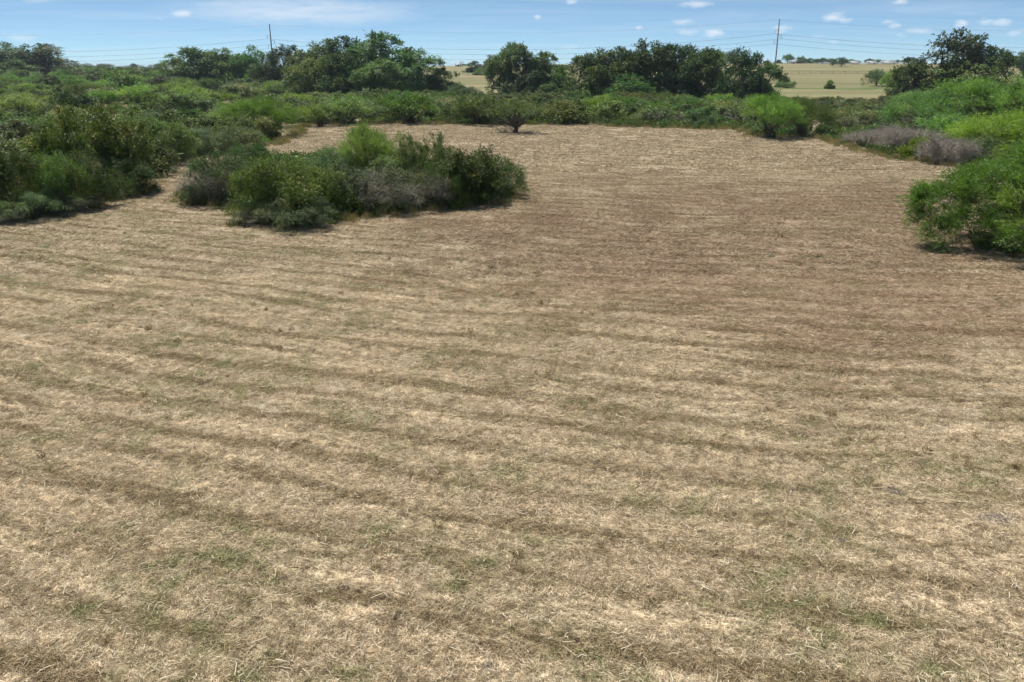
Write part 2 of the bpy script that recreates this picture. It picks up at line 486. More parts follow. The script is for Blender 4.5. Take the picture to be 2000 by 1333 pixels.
def ground_mat():
    m, T, out = new_mat('ground_soil_and_stubble')
    fg = T.node('ShaderNodeGroup')
    fg.node_tree = FG
    col = fg.outputs['Color']
    pos = T.vec('MULTIPLY', T.node('ShaderNodeNewGeometry').outputs['Position'], (1, 1, 0))
    zone = T.node('ShaderNodeAttribute', attribute_name='brush').outputs['Fac']
    far = T.node('ShaderNodeAttribute', attribute_name='pasture').outputs['Fac']
    n1 = T.noise(T.vec('MULTIPLY', pos, (0.25, 1, 0)), 0.055, 6, 0.62)
    n2 = T.noise(pos, 0.9, 5, 0.7)
    n3 = T.noise(T.vec('MULTIPLY', pos, (0.12, 1, 0)), 0.03, 4, 0.6)
    past = T.mix(T.ramp(n1, 0.36, 0.64), (0.128, 0.122, 0.058), (0.230, 0.197, 0.108))
    past = T.mix(T.ramp(n2, 0.45, 0.75, 0, 0.45), past, (0.090, 0.102, 0.045))
    past = T.mix(T.ramp(T.noise(T.vec('MULTIPLY', pos, (0.02, 1, 0)), 0.06, 5, 0.7), 0.50, 0.62, 0, 0.55), past, (0.105, 0.095, 0.055))
    past = T.mix(T.ramp(n3, 0.48, 0.62, 0, 0.65), past, (0.15, 0.158, 0.075))
    damp = T.node('ShaderNodeAttribute', attribute_name='damp').outputs['Fac']
    past = T.mix(T.math('MULTIPLY', damp, T.ramp(n2, 0.3, 0.6, 0.4, 1.0)), past, (0.065, 0.10, 0.028))
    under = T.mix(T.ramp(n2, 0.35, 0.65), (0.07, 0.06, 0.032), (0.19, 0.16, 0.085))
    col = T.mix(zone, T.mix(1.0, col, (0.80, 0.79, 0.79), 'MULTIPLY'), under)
    col = T.mix(far, col, past)
    h = T.math('ADD', T.noise(pos, 9.0, 5, 0.7), T.math('MULTIPLY', T.noise(pos, 1.6, 4, 0.6), 1.6))
    bmp = T.node('ShaderNodeBump', {'Height': h, 'Strength': 0.9, 'Distance': 0.05})
    p = T.node('ShaderNodeBsdfPrincipled', {'Base Color': col, 'Roughness': 0.95, 'Specular IOR Level': 0.1, 'Normal': bmp.outputs[0]})
    T.l.new(p.outputs[0], out.inputs[0])
    return m


def stubble_mat(name='mown_stubble', k=1.0):
    m, T, out = new_mat(name)
    fg = T.node('ShaderNodeGroup')
    fg.node_tree = FG
    t = T.node('ShaderNodeAttribute', attribute_name='tint').outputs['Fac']
    col = T.mix(T.ramp(t, 0, 1), T.mix(1.0, fg.outputs[0], (0.66 * k, 0.65 * k, 0.64 * k), 'MULTIPLY'), T.mix(1.0, fg.outputs[0], (1.55 * k, 1.56 * k, 1.60 * k), 'MULTIPLY'))
    p = T.node('ShaderNodeBsdfPrincipled', {'Base Color': col, 'Roughness': 0.7, 'Specular IOR Level': 0.2})
    tr = T.node('ShaderNodeBsdfTranslucent', {'Color': col})
    mx = T.node('ShaderNodeMixShader', {0: 0.35, 1: p.outputs[0], 2: tr.outputs[0]})
    T.l.new(mx.outputs[0], out.inputs[0])
    return m


M['ground'] = ground_mat()
M['stubble'] = stubble_mat('mown_stubble', 1.36)
M['stubble_near'] = stubble_mat('cut_grass_blades', 1.54)
M['straw'] = wood_mat('pale_straw', (0.46, 0.39, 0.27), (0.74, 0.66, 0.50), 20)
M['stick'] = wood_mat('dark_stub', (0.10, 0.07, 0.04), (0.28, 0.20, 0.12), 20)


# ------------------------------------------------------------------ ground sheet
def axis_steps(start, dense_to, step, end, grow):
    v = [start]
    st = step
    while v[-1] < end:
        if v[-1] >= dense_to:
            st *= grow
        v.append(v[-1] + st)
    return np.array(v)


ax = axis_steps(0, 62, 0.55, 7000, 1.055)
gx = np.concatenate([-ax[:0:-1], ax])
gy = np.concatenate([-axis_steps(0, 0, 1.5, 400, 1.35)[:0:-1], axis_steps(0, 130, 0.55, 9000, 1.03)])
GX, GY = np.meshgrid(gx, gy)
GZ = terrain(GX, GY)
nx, ny = len(gx), len(gy)
idx = np.arange(nx * ny).reshape(ny, nx)
quads = np.stack([idx[:-1, :-1], idx[:-1, 1:], idx[1:, 1:], idx[1:, :-1]], -1).reshape(-1, 4)
gm = mesh_np('ground', np.stack([GX, GY, GZ], -1).reshape(-1, 3), [quads], M['ground'], smooth=True)
br = in_brush(GX.ravel(), GY.ravel())
bd = np.full(GX.size, 1e9)
for pl in BRUSH:
    bd = np.minimum(bd, polydist(GX.ravel(), GY.ravel(), pl))
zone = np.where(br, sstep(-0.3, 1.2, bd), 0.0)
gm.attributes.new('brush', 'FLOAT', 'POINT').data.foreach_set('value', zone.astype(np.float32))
past = sstep(150, 190, GY.ravel()) * (1 - zone)
past = np.maximum(past, sstep(70, 110, np.abs(GX.ravel()) - 0.25 * GY.ravel()) * (1 - zone))
gm.attributes.new('pasture', 'FLOAT', 'POINT').data.foreach_set('value', past.astype(np.float32))
dl = [ground_at(a, b)[:2] for a, b in [(1440, 171), (1540, 173), (1620, 174), (1680, 175), (1730, 171), (1790, 168)]]
damp = np.zeros(GX.size)
for (a, b) in zip(dl[:-1], dl[1:]):
    t = np.clip(((GX.ravel() - a[0]) * (b[0] - a[0]) + (GY.ravel() - a[1]) * (b[1] - a[1])) / ((b[0] - a[0]) ** 2 + (b[1] - a[1]) ** 2), 0, 1)
    d_ = np.hypot(GX.ravel() - a[0] - t * (b[0] - a[0]), GY.ravel() - a[1] - t * (b[1] - a[1]))
    damp = np.maximum(damp, 1 - sstep(1.5, 7.0, d_))
gm.attributes.new('damp', 'FLOAT', 'POINT').data.foreach_set('value', damp.astype(np.float32))
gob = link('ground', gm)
tag(gob, 'mown dry field running into brush and open pasture', 'ground', kind='structure')


# ------------------------------------------------------------------ scattering (geometry nodes, uncountable things only)
def scatter(name, label, cat, pts, rz, scl, idx, protos, tilt=None):
    n = len(pts)
    me = bpy.data.meshes.new(name)
    me.vertices.add(n)
    me.vertices.foreach_set('co', np.asarray(pts, np.float32).ravel())
    rot = np.zeros((n, 3), np.float32)
    rot[:, 2] = rz
    if tilt is not None:
        rot[:, :2] = tilt
    me.attributes.new('rot', 'FLOAT_VECTOR', 'POINT').data.foreach_set('vector', rot.ravel())
    me.attributes.new('scl', 'FLOAT', 'POINT').data.foreach_set('value', np.asarray(scl, np.float32))
    me.attributes.new('pick', 'INT', 'POINT').data.foreach_set('value', np.asarray(idx, np.int32))
    o = link(name, me)
    tag(o, label, cat, kind='stuff')
    pc = bpy.data.collections.new(name + '_shapes')
    for k, pm in enumerate(protos):
        po = bpy.data.objects.new('%s_shape_%02d' % (name, k), pm)
        pc.objects.link(po)
    g = bpy.data.node_groups.new(name + '_scatter', 'GeometryNodeTree')
    g.interface.new_socket('Geometry', in_out='INPUT', socket_type='NodeSocketGeometry')
    g.interface.new_socket('Geometry', in_out='OUTPUT', socket_type='NodeSocketGeometry')
    N, L = g.nodes, g.links
    gi, go = N.new('NodeGroupInput'), N.new('NodeGroupOutput')
    ci = N.new('GeometryNodeCollectionInfo')
    ci.inputs['Collection'].default_value = pc
    ci.inputs['Separate Children'].default_value = True
    ci.inputs['Reset Children'].default_value = True
    ip = N.new('GeometryNodeInstanceOnPoints')
    ip.inputs['Pick Instance'].default_value = True

    def named(nm, typ):
        a = N.new('GeometryNodeInputNamedAttribute')
        a.data_type = typ
        a.inputs[0].default_value = nm
        return [s for s in a.outputs if s.enabled and s.name == 'Attribute'][0]
    L.new(gi.outputs[0], ip.inputs['Points'])
    L.new(ci.outputs[0], ip.inputs['Instance'])
    L.new(named('pick', 'INT'), ip.inputs['Instance Index'])
    e2r = N.new('FunctionNodeEulerToRotation')
    L.new(named('rot', 'FLOAT_VECTOR'), e2r.inputs[0])
    L.new(e2r.outputs[0], ip.inputs['Rotation'])
    L.new(named('scl', 'FLOAT'), ip.inputs['Scale'])
    L.new(ip.outputs[0], go.inputs[0])
    md = o.modifiers.new('scatter', 'NODES')
    md.node_group = g
    return o


def stubble_patch(seed, rad, n, lmin, lmax, wd, lay):
    """a patch of cut grass: short standing blades in tufts plus laid straw"""
    r = np.random.default_rng(seed)
    b = Buf()
    ntuft = max(3, int(n / 22))
    tc = r.normal(0, rad * 0.5, (ntuft, 2))
    ti = r.integers(0, ntuft, n)
    xy = tc[ti] + r.normal(0, rad * 0.13, (n, 2))
    lie = r.random(n) < lay
    ln = r.uniform(lmin, lmax, n) * np.where(lie, 1.35, 0.8)
    ang = r.uniform(0, 2 * PI, n)
    elv = np.where(lie, r.normal(0.08, 0.12, n), r.uniform(0.35, 1.35, n))
    D = np.stack([np.cos(ang) * np.cos(elv), np.sin(ang) * np.cos(elv), np.sin(elv)], 1)
    base = np.stack([xy[:, 0], xy[:, 1], np.where(lie, r.uniform(0.008, 0.05, n), -0.005)], 1)
    mid = base + D * ln[:, None] * 0.5
    tip = base + D * ln[:, None] + np.stack([r.normal(0, .18, n) * ln, r.normal(0, .18, n) * ln, -0.16 * ln * ~lie], 1)
    S = unit(np.cross(D, r.normal(0, 1, (n, 3))))
    w = (wd * r.uniform(0.6, 1.4, n))[:, None]
    V = np.stack([base - S * w * .5, base + S * w * .5, mid + S * w * .45, mid - S * w * .45, tip], 1)
    k = np.arange(n)[:, None] * 5
    tint = np.repeat(np.clip(r.normal(0.52, 0.30, n) + np.where(lie, 0.12, -0.05), 0, 1), 5)
    b.add(V.reshape(-1, 3), quads=k + np.array([[0, 1, 2, 3]]), tris=k + np.array([[3, 2, 4]]), tint=tint)
    return b.mesh('stubble', M['stubble_near' if wd < .01 else 'stubble'])


def field_points(rng, y0, y1, dens, margin=3.0):
    wmax = y1 * 0.66 + margin + 4
    n = int(dens * 2 * wmax * (y1 - y0))
    x, y = rng.uniform(-wmax, wmax, n), rng.uniform(y0, y1, n)
    k = (np.abs(x) < y * 0.66 + margin) & ~in_brush(x, y)
    return x[k], y[k]


rng = np.random.default_rng(11)
near_p = [stubble_patch(100 + i, 0.34, 520, 0.025, 0.095, 0.0052, 0.5 - 0.03 * (i % 6)) for i in range(12)]
mid_p = [stubble_patch(200 + i, 0.6, 380, 0.05, 0.14, 0.012, 0.5) for i in range(8)]
far_p = [stubble_patch(300 + i, 1.2, 260, 0.12, 0.28, 0.04, 0.5) for i in range(6)]
X, Y = [], []
for a, b_, d_ in ((5, 16, 21), (16, 30, 12)):
    x, y = field_points(rng, a, b_, d_)
    X.append(x), Y.append(y)
x, y = np.concatenate(X), np.concatenate(Y)
scatter('cut_grass', 'pale cut grass stubble and straw covering the field', 'grass', np.stack([x, y, terrain(x, y)], 1), rng.uniform(0, 2 * PI, len(x)), rng.uniform(0.7, 1.35, len(x)), rng.integers(0, 12, len(x)), near_p)
x, y = field_points(rng, 30, 62, 3.2)
scatter('stubble_grass', 'dry mown grass around and beyond the bush island', 'grass', np.stack([x, y, terrain(x, y)], 1), rng.uniform(0, 2 * PI, len(x)), rng.uniform(0.7, 1.35, len(x)), rng.integers(0, 8, len(x)), mid_p)
x, y = field_points(rng, 62, 125, 0.7)
scatter('meadow_grass', 'dry mown grass at the far side of the field', 'grass', np.stack([x, y, terrain(x, y)], 1), rng.uniform(0, 2 * PI, len(x)), rng.uniform(0.7, 1.3, len(x)), rng.integers(0, 6, len(x)), far_p)

def windrow(seed, near):
    """a narrow raised mat of raked straw lying along x"""
    r = np.random.default_rng(seed)
    n = 420 if near else 260
    b = Buf()
    u = r.uniform(-1, 1, n)
    v = r.normal(0, .075, n)
    top = 0.10 * np.exp(-(v / .1) ** 2) * (1 - u * u) * r.uniform(.75, 1.25)
    C = np.stack([u * .9, v + .06 * np.sin(u * 3 + seed), top * r.uniform(.55, 1.0, n) + .012], 1)
    D = np.stack([r.normal(0, 1, n), r.normal(0, .55, n), r.normal(0, .16, n)], 1)
    k = 1.0 if near else 2.0
    b.leaves(C, D, r.normal(0, .5, (n, 3)) + np.array([0, 0, .7]), r.uniform(.08, .2, n), .007 * k * r.uniform(.7, 1.4, n), np.clip(r.normal(.6, .3, n), 0, 1))
    return b.mesh('windrow', M['stubble_near' if near else 'stubble'])


def row_points(r, y0, y1, n, gap=2.1):
    x = r.uniform(-1, 1, n) * (y1 * .66 + 3)
    y = r.uniform(y0, y1, n)
    s_ = y + .3 * x - .004 * x * x
    w = .7 * np.sin(x * .33 + s_ * .2) + .35 * np.sin(x * .9 + 2)
    s2 = np.round((s_ + w) / gap) * gap - w + r.normal(0, .14, n)
    y = s2 - .3 * x + .004 * x * x
    keep = (np.sin(x * .55 + np.round((s_ + w) / gap) * 12.9) > -0.25) & (np.abs(x) < y * .66 + 3) & ~in_brush(x, y) & (y > 5)
    return x[keep], y[keep], np.arctan(-.3 + .008 * x)[keep]


for (nm, lb, y0, y1, n, near) in (('windrow_straw', 'raked rows of cut straw across the near field', 6, 32, 2600, True), ('raked_straw', 'raked rows of cut straw across the middle field', 32, 75, 3600, False)):
    x, y, an = row_points(rng, y0, y1, n)
    scatter(nm, lb, 'straw', np.stack([x, y, terrain(x, y)], 1), an + rng.normal(0, .18, len(x)), rng.uniform(.5, 1.15, len(x)), rng.integers(0, 6, len(x)), [windrow(500 + i, near) for i in range(6)])

# pale broken stalks and sticks lying on the stubble, and dark cut-off stubs
def litter(seed, y0, y1, n, lmin, lmax, rad, mat, name, stub=False):
    r = np.random.default_rng(seed)
    b = Buf()
    x = r.uniform(-1, 1, n * 2)
    y = y0 + (y1 - y0) * r.random(n * 2) ** 1.0
    x = x * (y * 0.66 + 2)
    k = ~in_brush(x, y)
    x, y = x[k][:n], y[k][:n]
    n = len(x)
    ln = lmin + (lmax - lmin) * r.random(n) ** 2.2
    ang = r.uniform(0, 2 * PI, n)
    elv = r.uniform(0.6, 1.4, n) if stub else np.abs(r.normal(0.05, 0.12, n))
    D = np.stack([np.cos(ang) * np.cos(elv), np.sin(ang) * np.cos(elv), np.sin(elv)], 1)
    p0 = np.stack([x, y, terrain(x, y) + (0.0 if stub else r.uniform(0.05, 0.10, n))], 1)
    bend = np.stack([r.normal(0, .16, n), r.normal(0, .16, n), r.normal(0.0, .03, n)], 1) * ln[:, None]
    P = np.stack([p0, p0 + D * ln[:, None] * .5 + bend, p0 + D * ln[:, None]], 1)
    rr = rad * r.uniform(.6, 1.4, n)
    b.tubes(P, np.stack([rr, rr * .9, rr * .5], 1), 3, r.random(n))
    return b.mesh(name, mat)


sb = Buf()
lm = litter(5, 7, 40, 8000, 0.06, 0.28, 0.0060, M['straw'], 'straw_litter')
tag(link('straw_litter', lm), 'pale broken stalks scattered over the cut grass', 'litter', kind='stuff')
lm = litter(6, 7, 30, 2200, 0.05, 0.22, 0.006, M['stick'], 'stub_litter')
tag(link('stub_litter', lm), 'dark brown broken stems lying in the stubble', 'litter', kind='stuff')


# low weeds and cut stubs standing in the stubble
def tuft(seed, mat, n, rad, hmax, L, Wd):
    r = np.random.default_rng(seed)
    b = Buf()
    a = r.uniform(0, 2 * PI, n)
    q = rad * np.sqrt(r.random(n))
    C = np.stack([q * np.cos(a), q * np.sin(a), r.uniform(.01, hmax, n)], 1)
    D = np.stack([np.cos(a) * q / rad, np.sin(a) * q / rad, r.uniform(.3, 1.4, n)], 1) + r.normal(0, .35, (n, 3))
    b.leaves(C, D, r.normal(0, 1, (n, 3)), L * r.uniform(.6, 1.4, n), Wd * r.uniform(.6, 1.4, n), np.clip(r.normal(.5, .3, n), 0, 1.2))
    return b.mesh('tuft', M[mat])


tx, ty = field_points(rng, 6, 60, 1.15)
kz = (np.sin(tx * .31 + 1.7) * np.sin(ty * .27 + tx * .1) + rng.normal(0, .45, len(tx))) > .35
tx, ty = tx[kz], ty[kz]
scatter('field_weeds', 'small green weeds and amber cut stubs sprouting from the stubble', 'weeds', np.stack([tx, ty, terrain(tx, ty)], 1), rng.uniform(0, 6.28, len(tx)), rng.uniform(.5, 1.5, len(tx)), np.where(rng.random(len(tx)) < .3, rng.integers(4, 7, len(tx)), rng.integers(0, 4, len(tx))),
        [tuft(600 + i, 'weed', 70, .16, .06, .07, .008) for i in range(4)] + [tuft(610 + i, 'amber', 46, .07, .09, .10, .009) for i in range(3)])


# ------------------------------------------------------------------ plants
def bez(p0, p1, p2, K):
    t = np.linspace(0, 1, K)[None, :, None]
    return (1 - t) ** 2 * p0[:, None] + 2 * t * (1 - t) * p1[:, None] + t ** 2 * p2[:, None]


class Plant:
    """a prototype: list of (part name, mesh, material), nominal width and height"""
    def __init__(self):
        self.parts, self.w, self.h = [], 1.0, 1.0


def crown_points(r, blobs, n_sub, sub_r, zmin=-0.55, inner=0.72):
    blobs = np.asarray(blobs, float)
    wgt = (blobs[:, 3] * blobs[:, 4] + blobs[:, 3] * blobs[:, 5])
    bi = r.choice(len(blobs), n_sub * 2, p=wgt / wgt.sum())
    d = unit(r.normal(0, 1, (n_sub * 2, 3)))
    k = d[:, 2] > zmin
    bi, d = bi[k][:n_sub], d[k][:n_sub]
    c = blobs[bi, :3] + d * blobs[bi, 3:6] * r.uniform(inner, 1.0, (len(bi), 1))
    rs = sub_r * blobs[bi, 3:6].mean(1) * r.uniform(0.6, 1.35, len(bi))
    return c, d, rs, blobs[bi]


def foliage(buf, r, subs, n_twig, lpt, L, Wd, tl, up=0.35, droop=0.0, flat=0.5, spread=0.9, accent=0.0, keep=None, subtint=0.22):
    c, d, rs, bb = subs
    si = r.choice(len(c), n_twig, p=rs ** 2 / (rs ** 2).sum())
    d2 = unit(r.normal(0, 1, (n_twig, 3)) + d[si] * 0.7)
    st = c[si] + d2 * rs[si, None] * r.uniform(0.15, 0.95, (n_twig, 1))
    axis = unit(d2 * 0.55 + d[si] * 0.45 + np.array([0, 0, up]) + r.normal(0, .25, (n_twig, 3)))
    tlen = tl * r.uniform(0.5, 1.3, n_twig)
    stint = np.clip(r.normal(0.5, subtint, len(c)), 0.05, 0.95)
    acc = r.random(len(c)) < accent
    t = r.random((n_twig, lpt))
    pos = st[:, None] + axis[:, None] * (t * tlen[:, None])[..., None] + r.normal(0, L * 0.28, (n_twig, lpt, 3))
    pos[..., 2] -= droop * (t * tlen[:, None]) ** 2 / tl
    ld = axis[:, None] + r.normal(0, spread, (n_twig, lpt, 3))
    ld[..., 2] -= droop * 0.6 * t
    nn = r.normal(0, 1, (n_twig, lpt, 3)) * (1 - flat) * 0.8 + np.array([0, 0, 1.0]) * flat + d[si][:, None] * 0.55
    tint = np.clip(stint[si][:, None] + r.normal(0, 0.2, (n_twig, lpt)), 0, 1)
    tint = np.where(acc[si][:, None], 1.05 + 0.3 * r.random((n_twig, lpt)), tint)
    pos, ld, nn, tint = pos.reshape(-1, 3), ld.reshape(-1, 3), nn.reshape(-1, 3), tint.ravel()
    k = pos[:, 2] > 0.03
    if keep is not None:
        k &= keep(pos, r)
    pos, ld, nn, tint = pos[k], ld[k], nn[k], tint[k]
    sc = r.uniform(0.65, 1.35, len(pos))
    buf.leaves(pos, ld, nn, L * sc, Wd * sc, tint)


def stems(buf, r, n, base_r, targets, r0, K=5, bow=0.25, sides=4, up=0.4):
    tg = targets[r.choice(len(targets), n, replace=len(targets) < n)]
    a = r.uniform(0, 2 * PI, n)
    q = base_r * np.sqrt(r.random(n))
    p0 = np.stack([q * np.cos(a), q * np.sin(a), np.full(n, -0.08)], 1)
    p1 = p0 * (1 - up) + tg * up + np.stack([r.normal(0, bow, n), r.normal(0, bow, n), np.abs(tg[:, 2]) * 0.22], 1)
    P = bez(p0, p1, tg, K)
    rr = r0 * r.uniform(.6, 1.3, n)
    R = rr[:, None] * np.linspace(1, 0.22, K)[None]
    buf.tubes(P, R, sides, r.random(n))
    buf.tubes(np.array([[[0, 0, -.16], [0, 0, -.05], [0, 0, .015], [0, 0, .02]]]), base_r * np.array([[.8, 1.0, .9, .01]]), 9, .5)
    return tg


def twiglets(buf, r, starts, n, ln, rad, up=0.2, out=0.6, zmax=None):
    s = starts[r.integers(0, len(starts), n)]
    o = s.copy()
    o[:, 2] = 0
    d = unit(unit(o) * out + r.normal(0, 0.75, (n, 3)) + np.array([0, 0, up]))
    l = (ln * r.uniform(.4, 1.4, n))[:, None]
    m = s + d * l * .5 + r.normal(0, .1, (n, 3)) * l
    e = s + d * l + r.normal(0, .2, (n, 3)) * l
    P = np.stack([s, m, e], 1)
    P[..., 2] = np.maximum(P[..., 2], 0.02)
    rr = rad * r.uniform(.6, 1.3, n)
    buf.tubes(P, np.stack([rr, rr * .8, rr * .4], 1), 3, r.random(n))


def finish(pl, name, fol, wood, twigs=None, leafm='brush', woodname='stems', foln='crown'):
    V = (fol or twigs).arrays()
    lo, hi = np.percentile(V[:, :2], 2, axis=0), np.percentile(V[:, :2], 98, axis=0)
    pl.w = float((hi - lo).mean())
    pl.h = float(np.percentile(V[:, 2], 99.6))
    if fol is not None:
        pl.parts.append((foln, fol.mesh(name + '_' + foln, M[leafm])))
    if wood is not None:
        pl.parts.append((woodname, wood.mesh(name + '_' + woodname, M['wood'], True)))
    if twigs is not None:
        pl.parts.append(('dead_twigs', twigs.mesh(name + '_dead_twigs', M['twig'])))
    return pl


def lumpy(r, w, h, n, zlo, zhi, rlo, rhi, off=0.55):
    """a set of blobs that fill a mound w wide and h high"""
    out = []
    for i in range(n):
        a = 2 * PI * (i + r.uniform(-.3, .3)) / n
        q = w * 0.5 * off * r.uniform(.55, 1.0) * (0 if i == 0 else 1)
        rr = w * r.uniform(rlo, rhi)
        z = h * r.uniform(zlo, zhi) * (1.1 if i == 0 else 1)
        out.append((q * math.cos(a), q * math.sin(a), z, rr, rr, min(rr * .8, h * 0.45)))
    return out


def mesquite(seed, near):
    r = np.random.default_rng(seed)
    pl, fol, wd = Plant(), Buf(), Buf()
    w, h = 5.0, 3.2
    blobs = lumpy(r, w, h, 9, .48, .66, .17, .25, .62)
    subs = crown_points(r, blobs, 60 if near else 42, 0.40, -0.5, 0.6)
    if near:
        foliage(fol, r, subs, 3000, 14, 0.12, 0.020, 0.75, up=0.6, droop=0.2, flat=0.3, spread=0.5, accent=0.03)
        tg = stems(wd, r, 60, 0.35, subs[0], 0.035, 6, .2)
        twiglets(wd, r, subs[0], 500, 0.7, 0.007, .3, .6)
    else:
        foliage(fol, r, subs, 950, 8, 0.24, 0.055, 0.85, up=0.65, droop=0.1, flat=0.3, spread=0.5, accent=0.03)
        tg = stems(wd, r, 26, 0.4, subs[0], 0.05, 5, .2, 3)
        twiglets(wd, r, subs[0], 90, 0.8, 0.02, .3, .6)
    return finish(pl, 'mesquite', fol, wd, None, 'mesq' if near else 'mesq_far')


def sprawling(seed):
    """wide airy mesquite whose boughs come down near the ground"""
    r = np.random.default_rng(seed)
    pl, fol, wd = Plant(), Buf(), Buf()
    blobs = []
    for i in range(22):
        a = 2 * PI * i * 0.382 + r.uniform(-.2, .2)
        q = 3.5 * math.sqrt((i + .5) / 22)
        z = 3.45 - 0.150 * q * q + r.uniform(-.35, .25)
        blobs.append((q * math.cos(a), q * math.sin(a), z, 1.0, 1.0, .62))
        if i > 9:
            blobs.append((q * .9 * math.cos(a + .25), q * .9 * math.sin(a + .25), max(.55, z * .36), .8, .8, .42))
        if i > 12:
            blobs.append((q * .97 * math.cos(a + .1), q * .97 * math.sin(a + .1), z * .66, .85, .85, .5))
    subs = crown_points(r, blobs, 270, .42, -.5, .5)
    foliage(fol, r, subs, 13500, 13, 0.11, 0.020, 0.52, up=.35, droop=.25, flat=.3, spread=.55, accent=.04)
    stems(wd, r, 26, .35, np.array([b_[:3] for b_ in blobs]), .06, 7, .3, 5)
    stems(wd, r, 130, .45, subs[0], .022, 7, .35)
    twiglets(wd, r, subs[0], 1600, .8, .007, .1, .5)
    return finish(pl, 'sprawling_mesquite', fol, wd, None, 'mesq_lone')


def thorn(seed, near, leafm='brush', grey=0.0):
    """dense mound of small leaves on arching stems; grey: share of the lower front that is bare dead twigs"""
    r = np.random.default_rng(seed)
    pl, fol, wd, tw = Plant(), Buf(), Buf(), Buf()
    w, h = 4.4, 2.7
    blobs = lumpy(r, w, h, 7, .38, .60, .19, .27, .58) + lumpy(r, w * 1.05, h, 6, .16, .28, .13, .19, .8)
    subs = crown_points(r, blobs, 85 if near else 44, 0.42, -0.45)

    def keep(p, r_):
        zz = p[:, 2] / h
        prob = np.clip((zz - grey * .75) / 0.22, 0.10, 1.0) if grey > 0 else 1.0
        return r_.random(len(p)) < prob
    if near:
        foliage(fol, r, subs, 5400, 10, 0.066, 0.031, 0.50, up=0.15, droop=0.65, flat=0.45, spread=0.8, accent=0.05, keep=keep)
        stems(wd, r, 40, 0.6, subs[0], 0.03, 6, .3)
        twiglets(wd, r, subs[0], 500, 0.6, 0.006)
        if grey > 0:
            low = subs[0][subs[0][:, 2] < h * (0.35 + grey * .5)]
            tg = stems(tw, r, 220, 0.9, low, 0.012, 5, .35, 3)
            twiglets(tw, r, low, 3600, 0.55, 0.0065, .25, .7)
    else:
        foliage(fol, r, subs, 1300, 8, 0.15, 0.072, 0.60, up=0.2, droop=0.5, flat=0.45, spread=0.8, accent=0.05, keep=keep)
        stems(wd, r, 18, 0.6, subs[0], 0.05, 4, .3, 3)
        if grey > 0:
            low = subs[0][subs[0][:, 2] < h * (0.4 + grey * .5)]
            stems(tw, r, 60, 0.9, low, 0.025, 4, .35, 3)
            twiglets(tw, r, low, 700, 0.6, 0.016, .25, .7)
    return finish(pl, 'thorn_brush', fol, wd, tw if grey > 0 else None, leafm)


def dead_brush(seed):
    r = np.random.default_rng(seed)
    pl, tw = Plant(), Buf()
    w, h = 4.4, 1.8
    blobs = lumpy(r, w, h, 9, .35, .62, .15, .22, .7)
    subs = crown_points(r, blobs, 130, 0.4, -0.5)
    stems(tw, r, 260, 0.9, subs[0], 0.014, 5, .4, 3)
    twiglets(tw, r, subs[0], 5200, 0.6, 0.010, .35, .5)
    return finish(pl, 'dead_brush', None, None, tw)


def upright(seed, leafm, near=True, w=2.6, h=3.0):
    """leafy shrub with upright plume-like shoots"""
    r = np.random.default_rng(seed)
    pl, fol, wd = Plant(), Buf(), Buf()
    n = 26
    a = r.uniform(0, 2 * PI, n)
    q = w * .5 * np.sqrt(r.random(n)) * .9
    top = h * (1 - 0.35 * (q / (w * .5)) ** 2) * r.uniform(.75, 1.02, n)
    blobs = [(q[i] * math.cos(a[i]), q[i] * math.sin(a[i]), top[i] * f, .26 * (1.25 - f * .55), .26 * (1.25 - f * .55), .30) for i in range(n) for f in (.3, .5, .7, .88)]
    subs = crown_points(r, blobs, 220, 0.6, -0.9, 0.3)
    if near:
        foliage(fol, r, subs, 3000, 10, 0.075, 0.030, 0.32, up=0.9, flat=0.3, spread=0.7, accent=0.06)
    else:
        foliage(fol, r, subs, 800, 7, 0.20, 0.09, 0.4, up=0.9, flat=0.3, spread=0.7, accent=0.06)
    tg = np.array([b_[:3] for b_ in blobs[3::4]])
    stems(wd, r, 26, 0.25, tg, 0.025, 5, .1)
    return finish(pl, 'upright_shrub', fol, wd, None, leafm)


